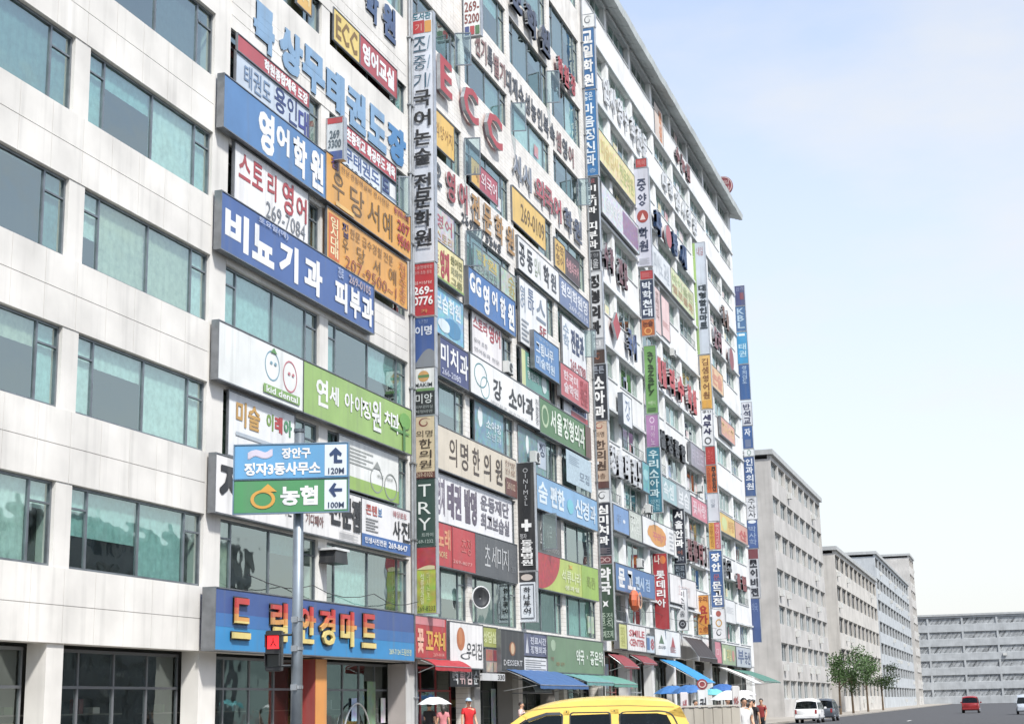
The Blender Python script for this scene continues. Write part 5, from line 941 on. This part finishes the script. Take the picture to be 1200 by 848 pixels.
def rounded(P_, r, n=4):
    out = []
    for i, p in enumerate(P_):
        p = Vector(p); a_ = (Vector(P_[i - 1]) - p); b_ = (Vector(P_[(i + 1) % len(P_)]) - p); ra = min(r, a_.length * .45); rb = min(r, b_.length * .45)
        A, B_ = p + a_.normalized() * ra, p + b_.normalized() * rb
        for k in range(n + 1):
            t = k / n; out.append(tuple((1 - t) ** 2 * A + 2 * t * (1 - t) * p + t * t * B_))
    return out
for P_, rr in (([(1.58, .98), (.37, .98), (.33, 1.475), (.62, 1.475), (.93, 1.37)], .07), ([(.2, .98), (-.49, .98), (-.49, 1.475), (.18, 1.48)], .06), ([(-.68, .98), (-1.74, .98), (-1.56, 1.42), (-1.42, 1.475), (-.66, 1.48)], .12)):
    q = rounded(P_, rr); side('side_window', q, TGL, .012, .006)
    c = sum((Vector(v) for v in q), Vector((0, 0))) / len(q); big = [tuple(Vector(v) + (Vector(v) - c).normalized() * .026) for v in q]
    for sg in (1, -1):
        bm = bmesh.new(); n = len(q); A = [bm.verts.new((x, sg * (yw(z) + .004), z)) for x, z in q]; B_ = [bm.verts.new((x, sg * (yw(z) + .004), z)) for x, z in big]
        for i in range(n): bm.faces.new((A[i], B_[i], B_[(i + 1) % n], A[(i + 1) % n]))
        o = mk('window_seal', bm, RUB, TX); o.modifiers.new('thick', 'SOLIDIFY').thickness = .012
side('rain_visor', [(.93, 1.40), (.6, 1.5), (.36, 1.5), (.36, 1.455), (.6, 1.455), (.9, 1.36)], M('3c3e42', .2), -.02, .01)
bm = bmesh.new(); box(bm, -.17, -.155, -.86, -.85, .98, 1.47); o = mk('window_divider', bm, M('b9bcc0', .3), TX)
side('door_gap', [(.27, .4), (.255, .4), (.245, 1.52), (.26, 1.52)], RUB, -.003, .008)
side('door_gap', [(-.575, .4), (-.59, .4), (-.575, 1.52), (-.56, 1.52)], RUB, -.003, .008)
side('roof_gutter', [(1.0, 1.52), (.6, 1.565), (0, 1.585), (-.8, 1.585), (-1.6, 1.545), (-1.6, 1.555), (-.8, 1.597), (0, 1.597), (.6, 1.577), (1.0, 1.53)], M('a88a2c', .5), -.004, .008)
for z0, z1, xa, xb, nm in ((.98, 1.5, 1.66, .98, 'windscreen'), (1.0, 1.52, -1.93, -1.66, 'rear_window')):
    bm = bmesh.new(); v = [bm.verts.new(p) for p in ((xa, -yw(z0) + .04, z0), (xa, yw(z0) - .04, z0), (xb, yw(z1) - .06, z1), (xb, -yw(z1) + .06, z1))]; bm.faces.new(v); o = mk(nm, bm, TGL, TX); o.modifiers.new('thick', 'SOLIDIFY').thickness = .01
for i in range(4):
    x = (.45, .45, -.6, -.6)[i]; y = (.33, -.33, .33, -.33)[i]
    bx('seat', (x - .08, x + .1, y - .24, y + .24, .5, 1.16), M('3a3c42', .8, 'cloth'), TX, .03); bx('headrest', (x - .04, x + .07, y - .13, y + .13, 1.2, 1.38), M('3a3c42', .8, 'cloth'), TX, .02)
bx('dashboard', (1.0, 1.4, -.7, .7, .85, 1.03), M('2c2d30', .7), TX, .02)
for sg in (1, -1):
    for xa, xb in ((1.2, .28), (.24, -.66)):
        d = bx('door', (xb + .01, xa - .01, sg * .872 - .02, sg * .872 + .02, .38, .95), YEL, TX, .008); bx('door_handle', (xb + .08, xb + .26, sg * .9 - .012, sg * .9 + .012, .8, .84), CHR, d, .004)
    m_ = bx('side_mirror', (1.3, 1.45, sg * 1.0 - .09, sg * 1.0 + .09, .98, 1.14), YEL, TX, .03)
    bx('headlight', (2.12, 2.2, sg * .6 - .14, sg * .6 + .14, .6, .74), M('e6ecf0', .1), TX, .02); bx('tail_light', (-2.31, -2.2, sg * .72 - .08, sg * .72 + .08, .65, .97), M('a82024', .2), TX, .02)
    for x in (1.4, -1.42):
        bm = bmesh.new(); pts = 24
        tube(bm, [(x, sg * .88, .31), (x, sg * .68, .31)], .31, pts); wh = mk('wheel', bm, RUB, TX, True)
        bm = bmesh.new(); tube(bm, [(x, sg * .885, .31), (x, sg * .8, .31)], .2, 16)
        for k in range(5): tube(bm, [(x, sg * .9, .31), (x + .18 * math.cos(k * 1.257), sg * .89, .31 + .18 * math.sin(k * 1.257))], .025, 6)
        mk('rim', bm, CHR, wh)
bx('front_bumper', (2.16, 2.32, -.8, .8, .32, .52), YEL, TX, .03); bx('rear_bumper', (-2.38, -2.22, -.82, .82, .34, .56), YEL, TX, .03)
def copy_tree(o, parent=None, swap=None):
    c = o.copy(); COL.objects.link(c)
    if parent: c.parent = parent
    if swap and c.type == 'MESH' and c.data.materials and c.data.materials[0] == YEL:
        k = (c.data.name, swap.name)
        if k not in CT: CT[k] = c.data.copy(); CT[k].materials[0] = swap
        c.data = CT[k]
    for ch in list(o.children): copy_tree(ch, c, swap)
    return c
CT = {}
for (x, y, a_, c, lb) in ((118, -7.0, 0, 'e9eaea', 'white estate car parked far along the kerb at the right'), (127, -7.1, 0, '4a5058', 'dark grey estate car parked behind the white one'), (150, -22.5, math.pi, 'a9b0b8', 'silver estate car driving on the far carriageway'), (172, -17, 0, '8a2a2c', 'dark red estate car far down the road')):
    o = copy_tree(TX, None, M(c, .25, 'carpaint', 1.0)); o.location = (x, y, 0); o.rotation_euler = (0, 0, a_); o.scale = (1, 1, 1); o['label'] = lb; o['category'] = 'car'; o['group'] = 'cars far along the street'; o.name = 'parked_car' if y > -10 else 'moving_car'
# ================================================================ PEOPLE
def skin(name, verts, edges, radii, mat, par, root=0, sub=1):
    me = bpy.data.meshes.new(name); me.from_pydata(verts, edges, []); me.materials.append(mat)
    o = bpy.data.objects.new(name, me); COL.objects.link(o); o.parent = par
    o.modifiers.new('skin', 'SKIN'); sl = me.skin_vertices[0].data
    for i, r in enumerate(radii): sl[i].radius = (r, r) if not isinstance(r, tuple) else r
    for v in sl: v.use_root = False
    sl[root].use_root = True
    s = o.modifiers.new('sub', 'SUBSURF'); s.levels = sub; s.render_levels = sub + 1
    return o
def person(px, depth, heading, h, shirt, trousers, hair, label, arms='down', cap=None, z0=.13, longhair=False, stride=.12):
    p = G(px, 826, depth); k = h / 1.72; z0 = .13 if p.y > -5.2 else -.003
    r = empty('person', (p.x, p.y, z0), heading, label, 'person'); r.scale = (k, k, k)
    SK = M('d9a98a', .6, 'skin')
    V = [(0, 0, .95), (0, 0, 1.12), (0, .0, 1.32), (0, -.0, 1.42), (0, .01, 1.5), (0, -.01, 1.58), (0, -.015, 1.66), (0, 0, 1.7)]
    E = [(i, i + 1) for i in range(7)]; RR = [(.12, .08), (.1, .07), (.11, .07), (.06, .05), (.05, .05), (.068, .075), (.076, .092), (.05, .06)]
    J = {}
    for sg in (1, -1):
        sh = (sg * .17, 0, 1.39)
        if arms == 'hold' and sg == 1: el, wr = (.2, -.08, 1.14), (.13, -.28, 1.28)
        elif arms == 'swing': el, wr = (sg * .23, .03 * sg, 1.13), (sg * .24, -.1 - .05 * sg, .9)
        else: el, wr = (sg * .23, .02, 1.12), (sg * .25, -.06, .88)
        b = len(V); V += [sh, el, wr]; RR += [.055, .042, .028]; E += [(3, b), (b, b + 1), (b + 1, b + 2)]
        J[sg] = (sh, el, wr)
        d = (Vector(wr) - Vector(el)).normalized(); side_ = Vector((0, -1, 0)) if abs(d.z) > .5 else Vector((0, 0, 1)); side_ = (side_ - d * side_.dot(d)).normalized()
        if arms == 'hold' and sg == 1: d = (d + Vector((0, 0, .4))).normalized()
        pa = Vector(wr) + d * .07; V.append(tuple(pa)); RR.append((.022, .036)); E.append((b + 2, b + 3))
        curl = Vector((-sg, 0, 0)) * .35
        for f, ln in enumerate((.068, .078, .072, .055)):
            q = pa + side_ * (.028 - .019 * f) + d * .03; m_ = q + d * ln * .55; e = m_ + (d + curl).normalized() * ln * .5
            n = len(V); V += [tuple(q), tuple(m_), tuple(e)]; RR += [.0095, .009, .0075]; E += [(b + 3, n), (n, n + 1), (n + 1, n + 2)]
        q = Vector(wr) + d * .03 + side_ * .035; e = q + (side_ + d).normalized() * .045; n = len(V); V += [tuple(q), tuple(e)]; RR += [.011, .009]; E += [(b + 2, n), (n, n + 1)]
        st_ = stride * sg; hp, kn, an, to = (sg * .09, 0, .9), (sg * .1, -st_ * .6, .5), (sg * .1, -st_ * .3 + (.08 if sg < 0 else 0) * (stride > 0), .09), (sg * .11, -st_ * .3 - .14, .035)
        b = len(V); V += [hp, kn, an, to]; RR += [.07, .052, .042, .035]; E += [(0, b), (b, b + 1), (b + 1, b + 2), (b + 2, b + 3)]
        J[sg] += (hp, kn, an, to)
    body = skin('body', V, E, RR, SK, r)
    V = [(0, 0, .85), (0, 0, .98), (0, 0, 1.14), (0, 0, 1.39), (0, .005, 1.45), (0, .01, 1.48)]; E = [(i, i + 1) for i in range(5)]; RR = [(.175, .135), (.165, .125), (.15, .115), (.185, .13), (.11, .09), (.062, .062)]
    for sg in (1, -1):
        b = len(V); sh, el = J[sg][0], J[sg][1]; V += [sh, tuple(Vector(sh).lerp(Vector(el), .6))]; RR += [.08, .065]; E += [(3, b), (b, b + 1)]
    skin('shirt', V, E, RR, M(shirt, .8, 'cloth'), r)
    V = [(0, 0, 1.04), (0, 0, .93)]; E = [(0, 1)]; RR = [(.14, .105), (.155, .115)]
    for sg in (1, -1):
        b = len(V); hp, kn, an = J[sg][3], J[sg][4], J[sg][5]; V += [(hp[0], hp[1], .82), kn, (an[0], an[1], an[2] + .04)]; RR += [.1, .072, .06]; E += [(1, b), (b, b + 1), (b + 1, b + 2)]
    skin('trousers', V, E, RR, M(trousers, .8, 'cloth'), r)
    for sg in (1, -1):
        an, to = J[sg][5], J[sg][6]; bx('shoe', (an[0] - .045, an[0] + .05, to[1] - .04, an[1] + .06, .0, .075), M('3a3634', .6), r, .02)
        bx('eye', (sg * .032 - .012, sg * .032 + .012, -.103, -.093, 1.622, 1.634), M('2a2020', .3), r)
        bm = bmesh.new(); bmesh.ops.create_uvsphere(bm, u_segments=8, v_segments=6, radius=.024, matrix=Matrix.Translation((sg * .08, 0, 1.615)) @ Matrix.Diagonal((.5, 1, 1.4, 1))); mk('ear', bm, SK, r, True)
    bm = bmesh.new(); v = [bm.verts.new(q) for q in ((0, -.095, 1.63), (-.014, -.098, 1.595), (.014, -.098, 1.595), (0, -.122, 1.598))]
    for f in ((0, 1, 3), (0, 3, 2), (1, 2, 3), (0, 2, 1)): bm.faces.new([v[i] for i in f])
    mk('nose', bm, SK, r); bx('mouth', (-.024, .024, -.1, -.09, 1.566, 1.574), M('a85a50', .5), r)
    bm = bmesh.new(); bmesh.ops.create_uvsphere(bm, u_segments=16, v_segments=10, radius=.098, matrix=Matrix.Translation((0, .012, 1.66)) @ Matrix.Diagonal((.92, 1.08, 1.02, 1)))
    bmesh.ops.delete(bm, geom=[v for v in bm.verts if (v.co.y < -.03 and v.co.z < 1.68) or v.co.z < (1.5 if longhair else 1.6)], context='VERTS')
    if longhair:
        tube(bm, [(0, .06, 1.66), (0, .1, 1.55), (0, .1, 1.4)], [.085, .09, .05], 10)
    mk('hair', bm, M(hair, .5), r, True)
    if cap:
        bm = bmesh.new(); bmesh.ops.create_uvsphere(bm, u_segments=16, v_segments=10, radius=.106, matrix=Matrix.Translation((0, .008, 1.68)) @ Matrix.Diagonal((.95, 1.08, .95, 1)))
        bmesh.ops.delete(bm, geom=[v for v in bm.verts if v.co.z < 1.675], context='VERTS'); box(bm, -.075, .075, -.2, -.08, 1.672, 1.686); mk('cap', bm, M(cap, .7), r, True)
    return r
def umbrella(px, depth, ztop, rad, hexc, label, pole_to, name='umbrella', ribs=8, drop=.32, cat='umbrella', tilt=0, group=None, z0=.13):
    p = G(px, 826, depth); z0 = .13 if p.y > -5.2 else -.003; r = empty(name, (p.x, p.y, z0), .3, label, cat, group); zt_ = ztop - z0
    bm = bmesh.new(); top = bm.verts.new((0, 0, zt_)); rings = []
    for i in (1, 2, 3, 4):
        t = i / 4; row = []
        for j in range(ribs * 2):
            a_ = math.pi * j / ribs; k = 1 if j % 2 == 0 else (1 - .07 * t); row.append(bm.verts.new((rad * t * k * math.cos(a_), rad * t * k * math.sin(a_), zt_ - rad * drop * 1.6 * t * t * .8 + (0 if j % 2 == 0 else .02))))
        rings.append(row)
    n = ribs * 2
    for j in range(n): bm.faces.new((top, rings[0][j], rings[0][(j + 1) % n]))
    for A, B_ in zip(rings, rings[1:]):
        for j in range(n): bm.faces.new((A[j], B_[j], B_[(j + 1) % n], A[(j + 1) % n]))
    o = mk('canopy', bm, M(hexc, .6, 'cloth'), r, False); o.modifiers.new('thick', 'SOLIDIFY').thickness = .008
    bm = bmesh.new()
    for j in range(ribs):
        a_ = 2 * math.pi * j / ribs; tube(bm, [(0, 0, zt_ - .04), (rad * .5 * math.cos(a_), rad * .5 * math.sin(a_), zt_ - rad * drop * .32 - .02), (rad * .98 * math.cos(a_), rad * .98 * math.sin(a_), zt_ - rad * drop * 1.26)], .006, 4)
    mk('ribs', bm, M('8a8d90', .4, 'metal'), r)
    bm = bmesh.new(); tube(bm, [(0, 0, zt_ + .06), (0, 0, pole_to)], .014 if pole_to > .5 else .025, 8); mk('shaft', bm, M('6a6d70', .4, 'metal'), r)
    if pole_to < .2:
        bm = bmesh.new(); tube(bm, [(0, 0, 0), (0, 0, .12)], .28, 16); mk('base', bm, M('5a5d60', .7), r)
    else:
        bm = bmesh.new(); tube(bm, [(0, 0, pole_to), (.0, 0, pole_to - .06), (.03, 0, pole_to - .09)], .016, 8); mk('handle', bm, M('3a2c20', .5), r)
    return r
aw = lambda px: math.radians(0) + math.atan2(G(px, 826, 50).y + D, G(px, 826, 50).x) - math.pi / 2   # back turned to the camera
person(503, 54, aw(503) + 2.8, 1.66, '2c2c30', '3a3a40', '201a18', 'person in a black top standing under the white umbrella', arms='hold')
person(519, 55, aw(519) + 3.3, 1.6, 'd98a90', 'b9b4ac', '2a201c', 'person in a pink top next to the white umbrella', arms='down', longhair=True)
person(549, 50, aw(549) + .3, 1.74, 'd2262c', '3a4250', '3a2c24', 'person in a bright red top and a pale blue cap seen from behind', arms='swing', cap='a9c4dc')
person(611, 56, aw(611) + 1.2, 1.62, 'e3c9c4', '6a6a70', '2a2020', 'person in a pale pink top walking past the dessert shop', arms='swing')
person(872, 44, aw(872) + .4, 1.7, 'e6e6e4', '2a2a2e', '201c1a', 'person in a white shirt and black trousers at the right by the barrier', arms='swing')
person(862.5, 52, aw(862) + 3.5, 1.6, 'd9a8a0', '8a8a8c', '241c18', 'person in a faded rose top under the wide white parasol', arms='down', longhair=True)
person(883, 58, aw(883) + 2.4, 1.68, '3a3436', '4a4a50', '1c1816', 'person dressed in dark clothes at the right edge of the crowd', arms='swing')
person(815, 60, aw(815) + 1.0, 1.7, '3a4a6a', '3a3a3c', '1c1816', 'person in a navy top between the parasols behind the standing signs', arms='swing')
person(842, 66, aw(842) + 3.0, 1.62, 'c9c0b0', '5a5048', '2a2018', 'person in a beige top under the pale teal parasol', arms='down', longhair=True)
person(853, 58, aw(853) + .6, 1.75, '6a6e72', '2c2e34', '1a1614', 'person in a grey top left of the wide white parasol', arms='swing')
person(879, 47, aw(879) + 1.6, 1.66, 'e8dcd0', '4a5a7a', '241c18', 'person in a cream top and blue trousers beside the round planter', arms='swing', longhair=True)
person(892, 70, aw(892) - .4, 1.72, '9a3a3a', '3a3c40', '1c1816', 'person in a dull red top walking away beyond the planter', arms='swing')
for px_, dp_, cc_, lb_ in ((741, 66, 'c9a24a', 'yellowish goods stall in front of the maroon framed cafe'), (770, 72, 'b9b4a8', 'pale goods stall on the pavement left of the leftmost blue parasol'), (818, 78, '8a5a48', 'brown goods stall in the shade of the dark brown canopy')):
    p = G(px_, 826, dp_); st_ = empty('goods_stall', (p.x, min(p.y, -1.5), .13), .1, lb_, 'stall')
    bx('table', (0, 1.6, -.4, .4, .72, .78), M(cc_, .6), st_)
    for q in ((.05, -.35), (1.5, -.35), (.05, .3), (1.5, .3)): bx('leg', (q[0], q[0] + .05, q[1], q[1] + .05, 0, .72), M('6a6d70', .5, 'metal'), st_)
    for j in range(12): bx('goods', (.05 + (j % 6) * .26, .27 + (j % 6) * .26, -.36 + (j // 6) * .38, -.06 + (j // 6) * .38, .785, .92 + .12 * ((j * 5) % 3)), M(['c9504a', 'e3c05a', '5f8a4a', 'd9d9d4', '7a5a8a', 'd98a4a'][(j * 7) % 6], .5), st_)
umbrella(509, 54, 2.0, .62, 'f1f2f3', 'white umbrella held up in front of the red snack bar', .95)
GP = 'blue parasols standing on the pavement of the white block'
umbrella(789, 74, 2.45, .95, '3f78b8', 'leftmost blue parasol behind the taxi tail', .0, 'parasol', group=GP, cat='parasol')
umbrella(809, 72, 2.45, .9, '3f72b0', 'blue parasol just left of the white standing sign', .0, 'parasol', group=GP, cat='parasol')
umbrella(848, 80, 2.55, .9, '3a68ac', 'deeper blue parasol behind the teal one', .0, 'parasol', group=GP, cat='parasol')
umbrella(836, 62, 2.15, .6, '6fbcc4', 'small pale teal parasol right of the white standing sign', .0, 'parasol', cat='parasol')
umbrella(858, 50, 1.98, .75, 'eff0f0', 'wide white parasol over the barrier', .0, 'parasol', cat='parasol')
umbrella(873, 60, 2.05, .5, 'e6e4e6', 'small white parasol at the right edge of the crowd', .9, 'umbrella', cat='umbrella')
# standing signs near the barrier
def standing(px, depth, wd, zb, zt_, hexc, label, top=None, txt='커피', tc='2c2c30'):
    p = G(px, 826, depth); a_ = math.atan2(p.y + D, p.x) - math.pi / 2
    r = empty('standing_sign', (p.x, p.y, .0), a_, label, 'sign')
    bx('panel', (-wd / 2, wd / 2, -.1, .1, zb, zt_), M(hexc, .4), r, .02)
    bm = bmesh.new(); tube(bm, [(0, 0, .02), (0, 0, zb)], .05, 8); box(bm, -.3, .3, -.2, .2, -.0, .08); mk('post', bm, M('4a4d50', .5), r)
    if txt: lettering(r, -wd * .3, wd * .3, zb + (zt_ - zb) * .15, zt_ - (zt_ - zb) * .2, txt, tc, -.115, .02)
    if top:
        bm = bmesh.new(); tube(bm, [(0, -.1, zt_ + .13), (0, .1, zt_ + .13)], .14, 20); mk('round_head', bm, M(top, .4), r); art(r, 'ring', -.1, .1, zt_ + .04, zt_ + .22, 'e3c9c4', -.112)
standing(824, 40, .27, .9, 1.95, 'eceeee', 'white standing sign with a dark red round head behind the barrier', '9a3a40', '커\n피')
standing(802, 42, .22, .9, 1.9, 'e6dfe0', 'plain pinkish white standing sign left of the round headed one', None, '세\n일', 'b05a60')
standing(863, 38, .2, .7, 2.0, 'e3e0dc', 'narrow pale banner stand with pointed look in front of the wide white parasol', None, '할\n인', 'a8605c')
# barrier of upright panels
pa = G(776, 826, 33); pb_ = G(866, 826, 36); dv = (pb_ - pa); dv.z = 0; L = dv.length
BR = empty('barrier_fence', (pa.x, pa.y, 0), math.atan2(dv.y, dv.x), 'beige grey barrier of upright ribbed panels right of the taxi', 'fence')
n = int(L / .23); me = None
for i in range(n):
    if me is None:
        bm = bmesh.new(); prism(bm, [(0.005, .05), (L / n - .005, .05), (L / n - .005, 1.5), (.005, 1.5)], -.03, .03); o = mk('fence_panel', bm, M('b4aea2', .8, 'wall'), BR, bevel=.004); me = o.data; o.location = (0, 0, 0)
    else: link('fence_panel', me, BR, (i * L / n, .012 * (i % 2), .006 * (i % 3)))
bm = bmesh.new(); box(bm, 0, L, -.05, .05, 1.515, 1.55); box(bm, 0, L, .045, .08, .3, .36); mk('top_rail', bm, M('c9c4ba', .6), BR)
for x in (0, L * .5, L - .06): bx('post', (x, x + .06, .06, .12, 0, 1.5), M('8a8780', .6, 'metal'), BR)
# planter pot near the right edge
p = G(884, 826, 40); pt = empty('planter', (p.x, p.y, 0), 0, 'grey round planter with a dark shrub at the right edge', 'planter')
bm = bmesh.new(); tube(bm, [(0, 0, 0), (0, 0, .25), (0, 0, .5)], [.18, .24, .27], 16); mk('pot', bm, M('8f9088', .8, 'wall'), pt)
bm = bmesh.new()
for i in range(260):
    u = Vector((random.gauss(0, 1), random.gauss(0, 1), random.gauss(0, 1))).normalized() * (.26 * random.random() ** .4); c = Vector((u.x, u.y, .62 + u.z)); a_ = Vector((random.gauss(0, 1), random.gauss(0, 1), random.gauss(0, 1))).normalized() * .045; b_ = a_.orthogonal().normalized() * .02
    bm.faces.new([bm.verts.new(c + a_), bm.verts.new(c + b_), bm.verts.new(c - a_), bm.verts.new(c - b_)])
mk('foliage', bm, M('3a5a34', .6, 'cloth'), pt)
# ================================================================ BEYOND: neighbouring blocks and street trees to the right
def far_block(x0, x1, y0, z1, hexc, label, nb, nf, sg_=True):
    rn_ = random.Random(int(x0) + 5)
    r = empty('commercial_building', (x0, y0, 0), 0, label, 'building'); L = x1 - x0
    bx('wall', (0, L, .3, 18, 0, z1), M(hexc, .7, 'wall'), r)
    bm = bmesh.new(); h = z1 / nf
    for k in range(nf + 1): box(bm, 0, L, 0, .31, min(z1 - .1, k * h), min(z1 + .4, k * h + h * .5))
    for i in range(nb + 1): box(bm, L * i / nb - (.25 if i else .012), min(L, L * i / nb + .25), .012, .3, 0, z1)
    mk('pier', bm, M(hexc, .7, 'wall'), r)
    mw = None
    for k in range(nf):
        for i in range(nb):
            loc = (L * i / nb + .25, .2, k * h + h * .5)
            if mw is None:
                mw = []
                for cc in ('8fa3aa', '5d7078', 'a9b4b6', '6f858c', 'c3c6c0'):
                    o = bx('window', (0, L / nb - .5, .1, .16, 0, h * .5), M(cc, .15), r); me_ = o.data; bpy.data.objects.remove(o)
                    bm = bmesh.new(); bm.from_mesh(me_); W2 = L / nb - .5
                    for q in ((0, W2, 0, .08), (0, W2, h * .5 - .08, h * .5), (W2 / 3 - .04, W2 / 3 + .04, .08, h * .5 - .08), (W2 * 2 / 3 - .04, W2 * 2 / 3 + .04, .08, h * .5 - .08)): box(bm, q[0], q[1], .03, .1, q[2], q[3])
                    n0 = 6; bm.to_mesh(me_); bm.free(); me_.materials.append(M('d0d3d4', .4))
                    for q in me_.polygons[n0:]: q.material_index = 1
                    mw.append(me_)
            link('window', rn_.choice(mw), r, loc)
            if rn_.random() < .3: bx('air_unit', (loc[0] + .6, loc[0] + 1.5, -.4, -.02, loc[2] - .9, loc[2] - .3), M('d5d6d2', .5), r)
        if False: 
            for q in range(nb):
                if rn_.random() < .4: bx('sign_panel', (L * q / nb + .3, L * (q + rn_.choice((.7, .9))) / nb + .2, -.25, -.02, k * h + .15, k * h + h * .42), M(rn_.choice(['c9504a', '4a78b0', 'e3b44a', '5f9a5a', 'e8e8e4', '3f4a6a', 'd98a4a', 'c3d3dc', 'f0f0ee']), .4), r)
    bx('roof', (-.3, L + .3, -.3, 18.3, z1 + .4, z1 + .9), M('b9bcbc', .7), r)
far_block(150, 190, -.6, 25, 'c9c6c2', 'pale grey lower block beyond the far corner of the white block', 8, 7)
far_block(200, 260, -1, 20, 'd3cfc8', 'cream mid rise block further down the same street side', 10, 5)
far_block(392, 470, -22, 22, 'b9bdbf', 'greyish block closing the far end of the street', 9, 6, False)
o = [q for q in bpy.data.objects if q.get('label') == 'greyish block closing the far end of the street'][0]; o.location = (420, 34, 0); o.rotation_euler = (0, 0, -math.pi / 2)
far_block(372, 388, 0, 34, 'd0cdc8', 'tall slim cream tower far down the street', 3, 9, False)
bm = bmesh.new(); hv = []
for i in range(41):
    x = 900; y = -700 + i * 40; h = 55 + 28 * math.sin(i * .7) + 16 * math.sin(i * 1.9 + 1); hv.append([bm.verts.new((x - 120, y, -1)), bm.verts.new((x, y, h * .6)), bm.verts.new((x + 150, y, h)), bm.verts.new((x + 500, y, -1))])
for A, B_ in zip(hv, hv[1:]):
    for j in range(3): bm.faces.new((A[j], A[j + 1], B_[j + 1], B_[j]))
struct(mk('hills', bm, M('7c8c88', .95, 'cloth'), None, True))
far_block(275, 360, 0, 26, 'c4c9cc', 'bluish grey block farthest down the street', 12, 7)
TL = ['nearest young tree on the far pavement in front of the pale grey lower block', 'second young tree on the far pavement, slightly shorter', 'tallest of the young trees on the far pavement', 'young tree farthest along the far pavement'] + ['leafy tree across the road, %s of its row seen from the camera' % q for q in ('first', 'second', 'third', 'fourth', 'last')]
for (x0, x1, h, c, lb) in ((-5, 34, 15, 'a9a49a', 'beige block on the opposite side of the street behind the camera'), (38, 78, 19, '8f8a84', 'brownish block on the opposite side of the street'), (82, 130, 16, 'a3a8aa', 'grey block on the opposite side of the street')):
    far_block(x0, x1, 0, h, c, lb, 10, 5, False)
    o = [q for q in bpy.data.objects if q.name.startswith('commercial_building') and q.get('label') == lb][0]; o.location = (x1, -46, 0); o.rotation_euler = (0, 0, math.pi)
TRM = M('4f6b3c', .7, 'cloth')
for i, (x, y, h) in enumerate(((165, -4.2, 6.2), (178, -4.2, 5.6), (196, -4.2, 6.8), (218, -4.2, 6.0), (150, -34, 7.5), (175, -34, 6.6), (205, -34, 7.8), (250, -34, 7.2), (310, -34, 8))):
    r = empty('street_tree', (x, y, .1), random.random() * 6, TL[i], 'tree', 'street trees far down the road' if y > -10 else 'street trees across the far road')
    bm = bmesh.new(); tube(bm, [(0, 0, 0), (.05, 0, h * .4), (0, .1, h * .75)], [.14, .1, .04], 8)
    for q in range(6): a_ = q * 1.05; tube(bm, [(0, 0, h * (.38 + .05 * q)), (math.cos(a_) * h * .2, math.sin(a_) * h * .2, h * (.55 + .05 * q))], [.05, .02], 5)
    mk('trunk', bm, M('6a5a48', .9, 'wall'), r)
    bm = bmesh.new()
    cl = [Vector((random.gauss(0, .14) * h, random.gauss(0, .14) * h, h * (.7 + random.gauss(0, .12)))) for _ in range(14)]
    for j in range(1500):
        c = random.choice(cl) + Vector((random.gauss(0, .07), random.gauss(0, .07), random.gauss(0, .06))) * h; a_ = Vector((random.gauss(0, 1), random.gauss(0, 1), random.gauss(0, 1))).normalized() * .13; b_ = a_.orthogonal().normalized() * .07
        bm.faces.new([bm.verts.new(c + a_), bm.verts.new(c + b_), bm.verts.new(c - a_), bm.verts.new(c - b_)])
    mk('crown', bm, TRM, r)
# thin cables along the facade
for i, (a_, b_, z) in enumerate(((56.5, 84, 3.15), (84.5, 120, 7.3), (41, 55, 5.6))):
    bm = bmesh.new(); tube(bm, [(a_ + (b_ - a_) * j / 12, -.5 - .1 * math.sin(j), z - .25 * math.sin(math.pi * (j % 4) / 4)) for j in range(13)], .014, 5)
    tag(mk('cable', bm, M('2a2b2d', .6)), ['sagging black cable under the signs of the middle block', 'sagging black cable along the lower signs of the white block', 'sagging black cable below the second floor windows of the left block'][i], 'cable')
bpy.data.scenes.remove(TSC)
